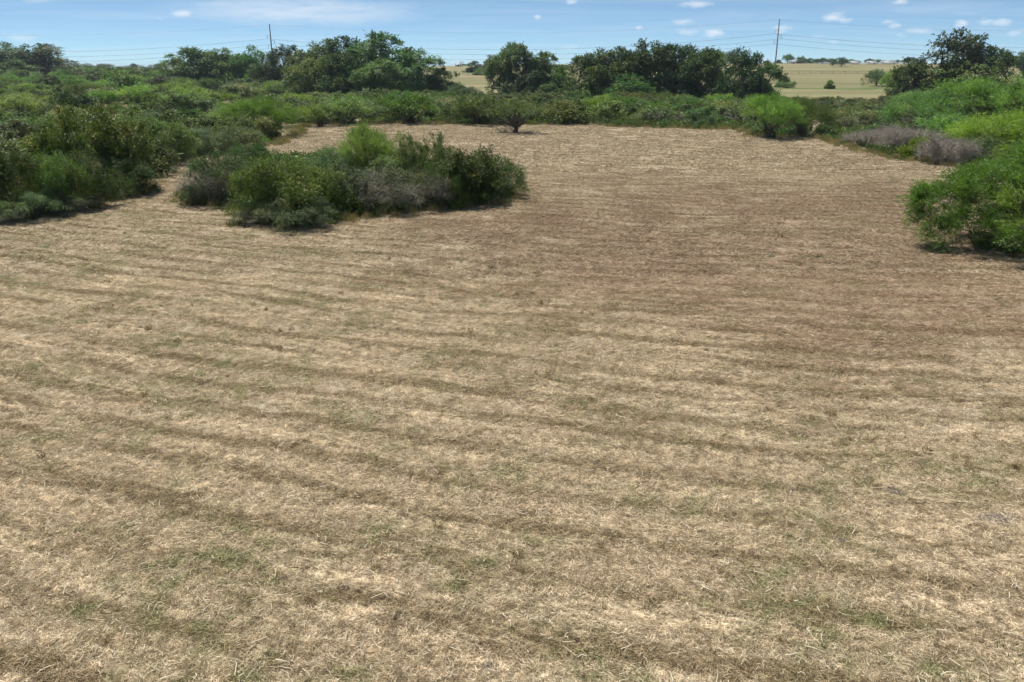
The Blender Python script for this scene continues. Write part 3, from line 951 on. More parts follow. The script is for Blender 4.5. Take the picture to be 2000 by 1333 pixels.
def tree(seed, leafm='tree', w=10.0, h=11.0, n=9, open_=0.0, acc=0.10, skirt=0.25, lod=1.0, nsub=190):
    """broad tree: trunk, limbs, crown of clumps; skirt lets foliage hang low"""
    r = np.random.default_rng(seed)
    pl, fol, wd = Plant(), Buf(), Buf()
    blobs = []
    for i in range(n):
        a = 2 * PI * i / n * 1.62 + r.uniform(-.4, .4)
        f = i / max(1, n - 1)
        z = h * (skirt + (0.80 - skirt) * f ** 0.8)
        q = w * .5 * (0.74 - 0.54 * f ** 1.6) * r.uniform(.75, 1.15)
        rr = w * r.uniform(.15, .24) * (1.12 - .25 * f)
        blobs.append((q * math.cos(a), q * math.sin(a), z, rr, rr, rr * r.uniform(.75, 1.0)))
    if skirt < 0.2:
        for i in range(9):
            a = 2 * PI * (i + r.random()) / 9
            rr = w * r.uniform(.13, .20)
            blobs.append((w * .36 * math.cos(a), w * .36 * math.sin(a), h * r.uniform(.08, .2), rr, rr, rr))
    subs = crown_points(r, blobs, int(nsub * (1 - open_ * .4)), 0.50 - 0.1 * open_, -0.6, 0.55)
    nt = int(lod * 4600 * (1 - open_ * .35))
    foliage(fol, r, subs, nt, 10, 0.25, 0.14, 0.80, up=0.15, droop=0.35, flat=0.45, spread=0.85, accent=acc, subtint=0.26)
    # ragged shoots that break the outline
    foliage(fol, r, subs, int(nt * .05), 7, 0.22, 0.11, 1.1, up=0.5, flat=0.3, spread=0.4, accent=acc)
    # trunk and limbs
    bc = np.array([b_[:3] for b_ in blobs])
    lean = np.array([r.normal(0, .5), r.normal(0, .5)])
    trunk = bez(np.array([[0, 0, -0.2]]), np.array([[lean[0] * .5, lean[1] * .5, h * .2]]), np.array([[lean[0], lean[1], h * .55]]), 7)
    wd.tubes(trunk, np.linspace(.34, .14, 7)[None] * w / 10, 8, 0.4)
    k = len(bc)
    s0 = trunk[0][np.clip((bc[:, 2] / h * 6 - 1).astype(int), 1, 5)]
    mid = (s0 + bc) / 2 + np.stack([r.normal(0, .3, k), r.normal(0, .3, k), np.full(k, .5)], 1)
    wd.tubes(bez(s0, mid, bc, 5), np.linspace(.15, .05, 5)[None].repeat(k, 0) * w / 10, 5, r.random(k))
    ns = min(60, len(subs[0]))
    si = r.choice(len(subs[0]), ns, replace=False)
    wd.tubes(bez(subs[3][si, :3], (subs[3][si, :3] + subs[0][si]) / 2 + r.normal(0, .15, (ns, 3)), subs[0][si] * 1.0, 4), np.linspace(.05, .018, 4)[None].repeat(ns, 0), 3, r.random(ns))
    return finish(pl, 'tree', fol, wd, None, leafm, 'trunk')


def small_mesquite_tree(seed):
    r = np.random.default_rng(seed)
    pl, fol, wd, tw = Plant(), Buf(), Buf(), Buf()
    w, h = 5.2, 3.9
    blobs = []
    for i in range(13):
        a = 2 * PI * i / 13 * 1.6
        q = 1.75 * math.sqrt((i + .5) / 13) * r.uniform(.85, 1.15)
        blobs.append((q * math.cos(a), q * math.sin(a), 2.9 - .28 * q * q + r.uniform(-.25, .2), .8, .8, .5))
    subs = crown_points(r, blobs, 100, .42, -.4)
    foliage(fol, r, subs, 950, 8, 0.17, 0.030, 0.55, up=.5, flat=.3, spread=.7)
    bc = np.array([b_[:3] for b_ in blobs])
    fork = np.array([[0.05, 0, .55]])
    wd.tubes(bez(np.array([[0, 0, -.15]]), np.array([[.06, .02, .3]]), fork, 5), np.linspace(.2, .15, 5)[None], 8, .3)
    k = len(bc)
    wd.tubes(bez(np.repeat(fork, k, 0), np.repeat(fork, k, 0) * .45 + bc * .5 + np.stack([r.normal(0, .2, k), r.normal(0, .2, k), np.full(k, .1)], 1), bc, 6), np.linspace(.085, .03, 6)[None].repeat(k, 0), 5, r.random(k))
    stems(wd, r, 30, .01, subs[0] - np.array([0, 0, 0.0]), .02, 5, .15)
    twiglets(wd, r, subs[0], 260, .7, .012)
    return finish(pl, 'mesquite_tree', fol, wd, None, 'mesq_far', 'trunk')


P = {
    'mesq_near': [mesquite(31 + i, True) for i in range(3)],
    'mesq_wide': [sprawling(39)],
    'mesq': [mesquite(41 + i, False) for i in range(5)],
    'thorn_near': [thorn(51 + i, True) for i in range(3)],
    'thorn_blue_near': [thorn(56 + i, True, 'bluegreen') for i in range(2)],
    'thorn': [thorn(61 + i, False) for i in range(4)],
    'thorn_olive': [thorn(66 + i, False, 'olive') for i in range(3)],
    'grey_near': [thorn(71 + i, True, 'brush', 0.62) for i in range(3)],
    'grey': [thorn(76 + i, False, 'olive', 0.5) for i in range(3)],
    'dead': [dead_brush(81 + i) for i in range(3)],
    'upright_near': [upright(86 + i, 'olive') for i in range(3)],
    'upright': [upright(89 + i, 'olive', False) for i in range(2)],
    'yellow': [upright(92, 'yellow', True, 1.8, 1.3)],
    'tree': [tree(101 + i, 'tree', skirt=0.16, acc=0.06) for i in range(3)],
    'tree_low': [tree(106 + i, 'tree', skirt=0.12, acc=0.12) for i in range(3)],
    'tree_warm': [tree(111 + i, 'tree_warm', skirt=0.15, acc=0.08) for i in range(2)],
    'tree_open': [tree(116 + i, 'tree_warm', open_=0.4, skirt=0.13, n=11, acc=0.05) for i in range(2)],
    'tree_green': [tree(121 + i, 'mesq_far', skirt=0.14, w=8, h=7, n=7, lod=.55) for i in range(2)],
    'oak': [tree(131 + i, 'tree', skirt=0.32, w=12, h=9, n=10, lod=.6) for i in range(2)],
    'mesq_tree': [small_mesquite_tree(141)],
}
CAT = {'mesq': ('mesquite_bush', 'bush'), 'thorn': ('thorn_bush', 'bush'), 'grey': ('twiggy_bush', 'bush'), 'dead': ('dead_bush', 'bush'), 'upright': ('olive_shrub', 'shrub'), 'yellow': ('yellow_bush', 'bush'),
       'tree': ('tree', 'tree'), 'oak': ('oak_tree', 'tree')}
prng = np.random.default_rng(77)
USED = {}


def plant_world(kind, p, w, h, label, group=None, name=None, cat=None, variant=None, rz=None, tilt=0.0):
    protos = P[kind]
    k = USED.get(kind, 0)
    USED[kind] = k + 1
    pl = protos[(k if variant is None else variant) % len(protos)]
    key = 'mesq' if kind == 'mesq_tree' else kind.split('_')[0]
    nm, ct = CAT[key]
    sxy, sz = w / pl.w, h / pl.h
    e = link(name or nm, None, None, (p[0], p[1], float(terrain(p[0], p[1]))), prng.uniform(0, 2 * PI) if rz is None else rz, (sxy, sxy, sz))
    e.empty_display_size = 0.3
    if tilt:
        e.rotation_euler[1] = tilt
    tag(e, label, cat or ct, group)
    for pn, me in pl.parts:
        link(pn, me, e)
    return e


def plant(kind, cx, yb, wpx, ytop, label, group=None, **kw):
    """cx, yb: picture position of the foot; wpx: width in the picture; ytop: row of the top"""
    p = ground_at(cx, yb)
    w = wpx * px_size(p) * (1.2 if kind.startswith('tree') else 1.0)
    h = max(0.4, height_at(p, ytop) - p[2])
    return plant_world(kind, p, w, h, label, group, **kw)


# ---- trees along the creek behind the brush
GT = 'trees behind the brush'
plant('tree', 12, 157, 100, 86, 'dark leafy tree behind feathery thicket, rounder of an outlying pair', GT)
plant('tree_low', 80, 158, 120, 88, 'dark leafy tree with ragged crown, taller of an outlying pair behind thicket', GT)
plant('tree_low', 40, 160, 70, 118, 'low dark tree filling the foot of an outlying pair', GT)
plant('tree', 352, 166, 62, 108, 'dark tree at the low end of a clump of three beyond feathery thicket', GT)
plant('tree_low', 396, 166, 85, 95, 'tall dark tree in the middle of a clump of three beyond feathery thicket', GT)
plant('tree', 440, 166, 75, 97, 'dark round-topped tree closing a clump of three beyond feathery thicket', GT)
plant('tree', 494, 167, 62, 92, 'slim dark tree standing just beside the dark utility pole', GT)
plant('tree_warm', 530, 170, 60, 106, 'yellowish green tree in front of the dark utility pole', GT)
plant('tree_warm', 566, 170, 80, 91, 'round yellow-green tree between utility pole and the biggest tree mass', GT)
plant('tree_warm', 612, 190, 85, 112, 'yellow-green tree with rusty leaves at the edge of the biggest tree mass', GT)
plant('tree', 628, 185, 105, 80, 'dark green tree with flat top in the biggest tree mass', GT)
plant('tree_warm', 668, 191, 80, 100, 'tree with browning rusty leaves in front of the biggest tree mass', GT)
plant('tree_low', 692, 186, 105, 75, 'dark tree in the middle of the biggest tree mass', GT)
plant('tree_low', 756, 189, 125, 67, 'tallest dark tree in the biggest tree mass', GT)
plant('tree_low', 742, 194, 80, 118, 'vine-draped dark tree at the foot of the tallest tree', GT)
plant('tree_low', 812, 191, 100, 96, 'vine-covered tree sloping down from the tallest tree', GT)
plant('tree_low', 858, 191, 62, 134, 'low vine-covered tree ending the biggest tree mass', GT)
plant('thorn_blue_near', 905, 196, 60, 166, 'pale vine-covered bush between two tree masses', 'vine bushes')
plant('tree_low', 1000, 193, 74, 86, 'dark vine-hung tree with one tall leaning top', GT, tilt=-0.06)
plant('tree_low', 1032, 194, 80, 104, 'dark vine-hung tree beside the one with a leaning top', GT)
plant('tree_low', 1068, 194, 72, 104, 'dark tree at the end of the leaning-top clump', GT)
plant('tree_green', 1095, 196, 60, 130, 'lower warm green tree bridging two dark tree clumps', GT)
plant('tree_low', 1150, 199, 75, 108, 'green tree at the start of the long tree row before the open pasture', GT)
plant('tree_warm', 1185, 201, 80, 100, 'grey-green tree with bare branches in the long tree row', GT)
plant('tree_low', 1212, 200, 80, 95, 'dark tree with jagged top in the long tree row', GT)
plant('tree', 1258, 202, 105, 83, 'tallest tree in the long tree row before the open pasture', GT)
plant('tree_warm', 1235, 206, 85, 146, 'pale vine-draped mound tree at the foot of the long tree row', GT)
plant('tree_low', 1310, 203, 90, 90, 'dark dense tree next to the tallest in the long tree row', GT)
plant('tree_low', 1350, 203, 95, 92, 'broad dark tree near the end of the long tree row', GT)
plant('tree_low', 1388, 202, 62, 104, 'dark tree ending the long tree row, next to a twiggy tree', GT)
plant('tree_open', 1448, 206, 85, 98, 'twiggy half-bare tree standing below the pale utility pole', GT)
plant('tree_open', 1482, 206, 62, 108, 'thin ragged tree right beside the pale utility pole', GT, tilt=0.10)
GR = 'open trees by the pasture'
plant('tree_open', 1832, 199, 120, 62, 'tallest open-crowned tree with drooping branch tips above bright mesquites', GR)
plant('tree_open', 1905, 199, 110, 74, 'open-crowned tree with feathery top above bright mesquites', GR)
plant('tree_warm', 1868, 201, 140, 118, 'dense lower tree between two open-crowned trees', GR)
plant('tree_open', 1785, 200, 80, 124, 'low ragged tree at the pasture edge with drooping boughs', GR)
plant('oak', 2000, 152, 86, 100, 'dark round oak alone on the pasture rise', GR)

# ---- trees standing in the feathery thicket
GM = 'small trees in the feathery thicket'
plant('tree_green', 240, 193, 76, 138, 'round fresh green tree rising from feathery thicket', GM)
plant('tree_low', 314, 178, 62, 149, 'dark olive tree rising from feathery thicket by the clump of three', GM)
plant('tree_low', 95, 186, 46, 148, 'small dark upright tree rising from feathery thicket', GM)
plant('tree_low', 288, 152, 24, 133, 'small blue-dark round tree far beyond the thicket', GM)
for k, (cx, w, t) in enumerate([(140, 40, 133), (168, 46, 128), (196, 44, 130), (222, 40, 136)]):
    plant('tree_green', cx, 150, w, t, '%s pale fresh green tree beyond the thicket, out from the outlying pair' % ('first', 'second', 'third', 'fourth')[k], 'pale green trees beyond the thicket')

# ---- the bush island in the mown field
GI = 'bush island in the field'
plant('grey_near', 440, 398, 122, 296, 'wide bush, grey twigs below and olive leaves above, at the narrow end of the island', GI, variant=0)
plant('thorn_near', 512, 372, 110, 283, 'low spreading green bush at the back of the bush island', GI)
plant('thorn_near', 568, 425, 185, 302, 'big dark arching green bush at the front of the bush island', GI, variant=1)
plant('thorn_blue_near', 585, 441, 130, 385, 'low blue-green bush at the foot of the big arching bush', GI)
plant('grey_near', 512, 436, 80, 392, 'small greyish twiggy bush at the front corner of the bush island', GI, variant=2)
plant('thorn_near', 648, 366, 130, 288, 'olive bush behind the grey middle of the bush island', GI, variant=2)
plant('grey_near', 712, 412, 165, 318, 'grey-twigged bush with olive cap in the middle of the bush island', GI, variant=1)
plant('mesq_near', 722, 362, 120, 243, 'tall bright feathery bush rising at the back of the bush island', GI, variant=0)
plant('upright_near', 801, 375, 60, 266, 'narrow yellowish shrub with upright plumes in the bush island', GI)
plant('grey_near', 822, 405, 110, 330, 'grey-twigged bush between feathery bush and olive shrub', GI, variant=2)
plant('upright_near', 862, 378, 80, 264, 'olive leafy shrub with pointed top in the bush island', GI)
plant('thorn_near', 800, 372, 120, 305, 'dark bush under the narrow yellowish shrub', GI, variant=0)
plant('upright_near', 905, 400, 120, 290, 'broad olive leafy shrub at the front of the bush island', GI)
plant('thorn_near', 962, 385, 116, 302, 'dark green bush ending the bush island on the open field', GI, variant=1)
plant('thorn_near', 880, 402, 90, 320, 'dark bush at the foot of the broad olive shrub', GI, variant=2)
plant('thorn_blue_near', 380, 402, 48, 362, 'small fresh green bush at the foot of the grey-twigged bush', GI, variant=1)

# ---- the thicket that comes forward on the other side of the gap
GL = 'tall dark thicket by the field'
plant('upright_near', 165, 382, 130, 208, 'tall olive shrub with pale trunk branches above the dark thicket', GL, variant=0)
plant('upright_near', 225, 376, 145, 208, 'tallest loose olive shrub in the dark thicket by the field', GL, variant=1)
plant('upright_near', 268, 368, 70, 268, 'olive shrub at the thicket end by the grassy gap', GL, variant=2)
plant('thorn_near', 30, 424, 120, 300, 'dark green bush at the front of the thicket, first in the front row', GL, variant=0)
plant('thorn_near', 105, 412, 120, 300, 'dark green bush at the front of the thicket, second in the front row', GL, variant=1)
plant('thorn_near', 168, 402, 130, 302, 'arching bright-edged bush at the front of the thicket, third in the front row', GL, variant=2)
plant('thorn_near', 235, 386, 110, 312, 'dark shaded bush under the tallest olive shrub', GL, variant=0)
plant('thorn_blue_near', 60, 428, 110, 374, 'low blue-green bush at the thicket foot', GL)
plant('thorn_blue_near', 100, 420, 80, 372, 'low grey-green bush at the thicket foot beside bare twigs', GL)
plant('grey_near', 130, 412, 90, 368, 'low grey twiggy bush at the thicket foot', GL, variant=1)
plant('grey_near', 10, 434, 70, 392, 'low grey twiggy bush at the outer thicket foot', GL, variant=2)
plant('thorn_near', 312, 318, 95, 258, 'rolling green bush across the grassy gap from the bush island', GL, variant=1)
plant('thorn_blue_near', 385, 305, 100, 250, 'blue-green bush in the rolling thicket behind the grassy gap', GL)
plant('thorn_near', 440, 300, 120, 246, 'green bush in the rolling thicket behind the bush island', GL, variant=2)
plant('thorn_near', 310, 322, 120, 240, 'olive bush in the rolling thicket behind the tallest olive shrub', GL, variant=0)

# ---- feathery mesquites that can be told apart
plant('mesq_near', 515, 268, 128, 190, 'big rounded feathery mesquite bush at the edge of the field inlet', 'mesquites by the inlet', variant=1)
plant('mesq_near', 468, 262, 90, 196, 'feathery mesquite bush beside the big rounded one', 'mesquites by the inlet', variant=2)
plant('mesq', 628, 248, 72, 203, 'low feathery mesquite bush alone at the mouth of the inlet', 'mesquites by the inlet')
plant('mesq', 678, 244, 100, 190, 'spreading feathery mesquite with visible stems at the far field edge', 'mesquites along the far edge')
plant('mesq', 800, 242, 110, 184, 'broad feathery mesquite with dark hollow base at the far field edge', 'mesquites along the far edge')
plant('mesq', 932, 243, 110, 184, 'feathery mesquite just behind the small lone tree', 'mesquites along the far edge')
plant('mesq', 60, 275, 120, 228, 'low bright green feathery bush behind the dark thicket', 'mesquites behind the dark thicket')
plant('mesq_near', 1502, 270, 110, 184, 'tall bright feathery mesquite at the field corner', 'mesquites at the field corner', variant=0)
plant('mesq_near', 1566, 267, 100, 192, 'rounded feathery mesquite, the lower of two at the field corner', 'mesquites at the field corner', variant=2)
plant('mesq_near', 1815, 264, 150, 178, 'bright yellow-green mesquite below the open-crowned trees', 'mesquites on the pasture side', variant=1)
plant('mesq_near', 1945, 268, 200, 150, 'tall wide mesquite below the open-crowned trees', 'mesquites on the pasture side', variant=0)
plant('mesq_near', 1960, 312, 185, 216, 'mesquite with level top between the wide mesquite and the nearest one', 'mesquites on the pasture side', variant=2)
plant('thorn_near', 1925, 325, 80, 272, 'small dark olive bush beside grey dead brush', 'mesquites on the pasture side', variant=0)
plant('mesq_wide', 2040, 490, 405, 284, 'large airy mesquite standing on the mown field with deep shade below', rz=1.1)
# ---- dead grey brush and its bright companions
GD = 'dead grey brush'
plant('dead', 1735, 292, 90, 247, 'grey dead brush nearest the dark olive brush', GD)
plant('dead', 1785, 302, 105, 249, 'grey dead brush behind the yellow-green bush', GD)
plant('dead', 1855, 322, 95, 268, 'grey dead brush running down to the airy mesquite', GD)
plant('dead', 1898, 300, 80, 262, 'grey dead brush under the bright mesquite', GD)
plant('dead', 1695, 285, 70, 254, 'low grey dead brush at the end of the patch', GD)
plant('yellow', 1800, 313, 62, 270, 'yellow-green bush standing before grey dead brush')
plant('yellow', 1760, 307, 24, 287, 'tiny yellow-green bush beside the larger yellow one')
plant('thorn_near', 1648, 279, 26, 262, 'small dark green bush at the foot of grey twigs', variant=1)
# ---- the lone small tree
lone = plant('mesq_tree', 1007, 260, 96, 191, 'small lone mesquite tree with short dark trunk on the mown field', name='mesquite_tree', cat='tree', rz=0.4)

# ---- pasture plants
plant('tree_low', 928, 142, 30, 120, 'dark round tree on the pasture seen between two tree clumps', 'pasture trees')
plant('tree_green', 962, 147, 36, 109, 'taller blue-green tree on the pasture beside the dark round one', 'pasture trees')
plant('tree_green', 938, 147, 26, 135, 'low fresh green bush between two pasture trees', 'pasture trees')
plant('thorn', 891, 151, 11, 139, 'small blue-dark bush on the gap pasture', 'pasture trees')
plant('thorn', 1536, 172, 30, 159, 'dark dome-shaped bush on the open pasture', 'pasture trees')
plant('tree_green', 1530, 171, 21, 144, 'thin young tree behind the dome-shaped bush', 'pasture trees')
plant('tree_green', 1620, 174, 16, 157, 'small round young tree alone on the open pasture', 'pasture trees')
plant('oak', 1712, 168, 46, 136, 'spreading low tree with dark crooked trunk on the pasture', 'pasture trees')
plant('tree_green', 1745, 170, 40, 135, 'pale green tree touching the spreading crooked tree', 'pasture trees')
plant('oak', 1643, 131, 30, 112, 'dome-shaped green tree standing before the far ridge row', 'pasture trees')

# ---- far ridge trees
GF = 'trees on the far ridge'
for (kd, cx, yb, w, t, lab) in [('oak', 1402, 125, 20, 97, 'thin tall tree by the pale far house'), ('tree', 1418, 125, 24, 103, 'dark tree between the far house and a rounder tree'), ('oak', 1429, 125, 26, 98, 'round dark tree beside the pale far house'),
                                ('tree', 1389, 125, 18, 106, 'low dark tree at the end of the far house trees'),
                                ('tree', 1520, 124, 12, 117, 'tiny dark tree just past the pale utility pole on the ridge'), ('oak', 1538, 124, 22, 106, 'tall domed tree on the far ridge past the pale pole'), ('tree', 1563, 124, 20, 110, 'dark tree over the white ridge sheds'),
                                ('tree_low', 1580, 124, 14, 114, 'narrow dark tree on the far ridge')]:
    plant(kd, cx, yb, w, t, lab, GF)
NTH = ['first', 'second', 'third', 'fourth', 'fifth', 'sixth', 'seventh', 'eighth', 'ninth', 'tenth', 'eleventh', 'twelfth', 'thirteenth', 'fourteenth', 'fifteenth', 'sixteenth', 'seventeenth', 'eighteenth', 'nineteenth']
for cx, t, w in [(1594, 115, 16), (1606, 113, 18), (1622, 114, 20), (1662, 116, 18), (1674, 118, 12), (1698, 115, 18), (1714, 116, 16), (1727, 118, 14), (1740, 118, 14), (1752, 117, 12), (1766, 118, 14), (1779, 112, 26), (1127, 121, 13), (880, 126, 14), (893, 126, 12), (903, 125, 20), (914, 126, 16), (868, 127, 14)]:
    kk = kk + 1 if 'kk' in globals() else 0
    lab = {1127: 'tiny lone round tree on the ridge seen over the leaning-top clump'}.get(cx, '%s dark tree along the ridge counting from the narrow ridge tree' % NTH[kk] if cx > 1000 else '%s far tree on the skyline of the gap pasture' % NTH[kk - 13])
    plant('oak', cx, 125 if cx > 1000 else 129, w, t, lab, 'row of trees along the ridge')
for k, cx in enumerate(range(128, 335, 13)):
    plant('oak', cx + 5 * math.sin(k * 5.1), 134.6 + math.sin(k * 3.3) * .8, 20 + 9 * math.sin(k * 2.3), 127 + 3.5 * math.sin(k * 1.7), '%s hazy tree of the far tree line counting from the outlying pair' % NTH[k], 'far tree line')
for k, cx in enumerate((1966, 1952, 1940)):
    plant('oak', cx, 125, 16, 117, '%s ridge tree behind the open-crowned trees counting from the lone oak' % NTH[k], 'row of trees along the ridge')

# ---- filling bushes, one by one, with room between them
TAKEN = [(o.location.x, o.location.y) for o in COL.objects if o.get('category') in ('bush', 'shrub')]


FILLED = []
WORD = {'mesq': 'feathery green bush', 'thorn': 'dense dark green bush', 'thorn_olive': 'olive bush', 'grey': 'grey-twigged bush', 'tree_green': 'small fresh green tree'}


def fill(poly_px, n, kinds, wr, hr, dmin, label_for, seed, world=None):
    poly = world or gpoly(poly_px)
    r = np.random.default_rng(seed)
    xs, ys = [p[0] for p in poly], [p[1] for p in poly]
    got = tries = 0
    while got < n and tries < n * 60:
        tries += 1
        x, y = r.uniform(min(xs), max(xs)), r.uniform(min(ys), max(ys))
        if not inpoly(np.array([x]), np.array([y]), poly)[0]:
            continue
        if any((x - a) ** 2 + (y - b) ** 2 < dmin ** 2 for a, b in TAKEN):
            continue
        TAKEN.append((x, y))
        kd = kinds[r.choice(len(kinds), p=[k_[1] for k_ in kinds])][0]
        w = r.uniform(*wr)
        h = r.uniform(*hr)
        lab, grp = label_for[kd]
        FILLED.append((plant_world(kd, (x, y), w, h, lab, grp), kd, w, h))
        got += 1
    return got


LF = {'mesq': ('feathery green mesquite bush in the wide thicket before the far trees', 'feathery bushes of the wide thicket'),
      'thorn': ('dense dark green bush in the wide feathery thicket', 'dense bushes of the wide thicket'),
      'thorn_olive': ('olive bush in the wide feathery thicket', 'olive bushes of the wide thicket')}
fill([(-120, 163), (330, 170), (590, 176), (600, 205), (585, 236), (455, 232), (330, 222), (130, 225), (-120, 240)], 95, [('mesq', .72), ('thorn', .12), ('thorn_olive', .16)], (5.0, 8.5), (2.6, 3.8), 4.4, LF, 1)
LG = {'mesq': ('tall feathery brush far back in the wide thicket by the trees', 'back row of the wide thicket'),
      'thorn': ('tall dark brush far back in the wide thicket by the trees', 'dark back row of the wide thicket'),
      'tree_green': ('small fresh green tree far back in the wide thicket', 'small trees at the back of the thicket')}
fill([(-160, 147), (600, 150), (600, 176), (330, 169), (-160, 163)], 70, [('mesq', .45), ('thorn', .4), ('tree_green', .15)], (8, 13), (3.4, 5.2), 6.5, LG, 9)
LB = {'thorn_olive': ('low olive bush in the rolling thicket behind the field gap', 'olive bushes of the rolling thicket'),
      'thorn': ('low dark bush in the rolling thicket behind the field gap', 'dark bushes of the rolling thicket'),
      'mesq': ('feathery bush in the rolling thicket behind the field gap', 'feathery bushes of the rolling thicket')}
fill([(-160, 262), (130, 250), (330, 240), (470, 252), (550, 268), (548, 286), (430, 290), (345, 305), (290, 340), (-160, 400)], 46, [('thorn', .45), ('thorn_olive', .4), ('mesq', .15)], (3.6, 5.6), (2.0, 3.0), 2.9, LB, 2)
LE = {'mesq': ('feathery bush in the brush band between far field edge and trees', 'feathery bushes of the brush band'),
      'thorn': ('dark green bush in the brush band between far field edge and trees', 'dark bushes of the brush band'),
      'thorn_olive': ('olive bush in the brush band between far field edge and trees', 'olive bushes of the brush band'),
      'grey': ('bush with grey twigs at its foot in the brush band before the trees', 'grey-footed bushes of the brush band')}
fill([(600, 200), (900, 204), (1100, 206), (1450, 212), (1500, 225), (1470, 252), (1200, 246), (960, 241), (700, 240), (606, 240)], 100, [('mesq', .16), ('thorn', .36), ('thorn_olive', .28), ('grey', .20)], (4.0, 6.8), (2.0, 3.3), 3.5, LE, 3)
LR = {'thorn_olive': ('olive brown brush clump beside the corner mesquites', 'olive brush by the corner mesquites'),
      'grey': ('grey-footed olive brush clump beside the corner mesquites', 'grey brush by the corner mesquites'),
      'mesq': ('feathery bush in the brush below the open-crowned trees', 'feathery bushes below the open trees')}
fill([(1600, 212), (1760, 206), (1790, 240), (1720, 270), (1650, 279), (1600, 264)], 30, [('thorn_olive', .62), ('grey', .38)], (3.4, 5.2), (1.5, 2.3), 2.7, LR, 4)
fill([(1780, 205), (2120, 190), (2150, 330), (1960, 322), (1880, 285), (1780, 262)], 34, [('mesq', .7), ('thorn_olive', .3)], (4.0, 6.5), (2.2, 3.2), 4.2, LR, 5)


# each filling bush is told by its size, its kind and its order out from the closest thing that stands out
MARKS = {'tallest dark tree in the biggest tree mass': 'the tallest tree of the biggest tree mass', 'dark leafy tree with ragged crown, taller of an outlying pair behind thicket': 'the outlying pair of dark trees',
         'tall dark tree in the middle of a clump of three beyond feathery thicket': 'the clump of three dark trees', 'round yellow-green tree between utility pole and the biggest tree mass': 'the yellow-green trees by the dark pole',
         'tree with browning rusty leaves in front of the biggest tree mass': 'the rusty-leaved tree', 'low vine-covered tree ending the biggest tree mass': 'the low vine-covered tree', 'dark vine-hung tree with one tall leaning top': 'the tree with the leaning top',
         'tallest tree in the long tree row before the open pasture': 'the tallest tree of the long row', 'dark tree ending the long tree row, next to a twiggy tree': 'the dark end of the long tree row',
         'twiggy half-bare tree standing below the pale utility pole': 'the twiggy tree by the pale pole', 'tallest open-crowned tree with drooping branch tips above bright mesquites': 'the tallest open-crowned tree',
         'low ragged tree at the pasture edge with drooping boughs': 'the low ragged pasture-edge tree', 'round fresh green tree rising from feathery thicket': 'the round fresh green tree', 'dark olive tree rising from feathery thicket by the clump of three': 'the dark olive thicket tree',
         'small dark upright tree rising from feathery thicket': 'the small dark upright tree', 'tallest loose olive shrub in the dark thicket by the field': 'the tallest loose olive shrub', 'big rounded feathery mesquite bush at the edge of the field inlet': 'the big rounded inlet mesquite',
         'low feathery mesquite bush alone at the mouth of the inlet': 'the low inlet-mouth mesquite', 'broad feathery mesquite with dark hollow base at the far field edge': 'the hollow-based mesquite', 'small lone mesquite tree with short dark trunk on the mown field': 'the small lone tree',
         'low bright green feathery bush behind the dark thicket': 'the low bright bush behind dark thicket', 'tall bright feathery mesquite at the field corner': 'the tall field-corner mesquite', 'rounded feathery mesquite, the lower of two at the field corner': 'the lower field-corner mesquite',
         'bright yellow-green mesquite below the open-crowned trees': 'the bright yellow-green mesquite', 'tall wide mesquite below the open-crowned trees': 'the tall wide mesquite', 'grey dead brush nearest the dark olive brush': 'the grey dead brush',
         'rolling green bush across the grassy gap from the bush island': 'the rolling bush at the grassy gap', 'green tree at the start of the long tree row before the open pasture': 'the start of the long tree row'}
ORD = ['first', 'second', 'third', 'fourth', 'fifth', 'sixth', 'seventh', 'eighth', 'ninth', 'tenth', 'eleventh', 'twelfth', 'thirteenth', 'fourteenth', 'fifteenth', 'sixteenth', 'seventeenth', 'eighteenth', 'nineteenth', 'twentieth'] + ['%s-%s' % (a, b) for a in ('twenty', 'thirty', 'forty', 'fifty') for b in ('first', 'second', 'third', 'fourth', 'fifth', 'sixth', 'seventh', 'eighth', 'ninth', 'zeroth')[:9]]
spots = [(o.location.x, o.location.y, MARKS[o['label']]) for o in COL.objects if o.get('label') in MARKS]
byk = {}
for (o, kd, w, h) in FILLED:
    d_, m = min((math.hypot(o.location.x - a, o.location.y - b), n_) for a, b, n_ in spots)
    byk.setdefault((kd, m), []).append((d_, o, w, h))
for (kd, m), lst in byk.items():
    lst.sort(key=lambda q: q[0])
    for i, (d_, o, w, h) in enumerate(lst):
        size = 'low' if h < 2.3 else ('tall' if h > 3.3 else ('broad' if w > 6.3 else 'mid-sized'))
        o['label'] = '%s %s, %s out from %s' % (size, WORD[kd], ORD[i], m)

# ---- undergrowth and dry fringe (nobody could count it)
def clump(seed, mat, n, rad, hmin, hmax, L, Wd, up):
    r = np.random.default_rng(seed)
    b = Buf()
    q = rad * np.sqrt(r.random(n))
    a = r.uniform(0, 2 * PI, n)
    z = r.uniform(0.05, 1, n) * r.uniform(hmin, hmax, n) * (1 - .5 * (q / rad) ** 2)
    C = np.stack([q * np.cos(a), q * np.sin(a), z], 1)
    b.leaves(C, r.normal(0, .6, (n, 3)) + np.array([0, 0, up]), r.normal(0, 1, (n, 3)), L * r.uniform(.6, 1.4, n), Wd * r.uniform(.6, 1.4, n), np.clip(r.normal(.5, .3, n), 0, 1.3))
    return b.mesh('clump', M[mat])


def region_points(r, n, polys, ymax=260):
    out = []
    for pl in polys:
        xs, ys = [p[0] for p in pl], [min(p[1], ymax) for p in pl]
        x, y = r.uniform(min(xs), max(xs), n), r.uniform(min(ys), max(ys), n)
        k = inpoly(x, y, pl) & (np.abs(x) < y * .72 + 12) & (polydist(x, y, pl) > 0.9)
        out.append(np.stack([x[k], y[k]], 1))
    return np.concatenate(out)


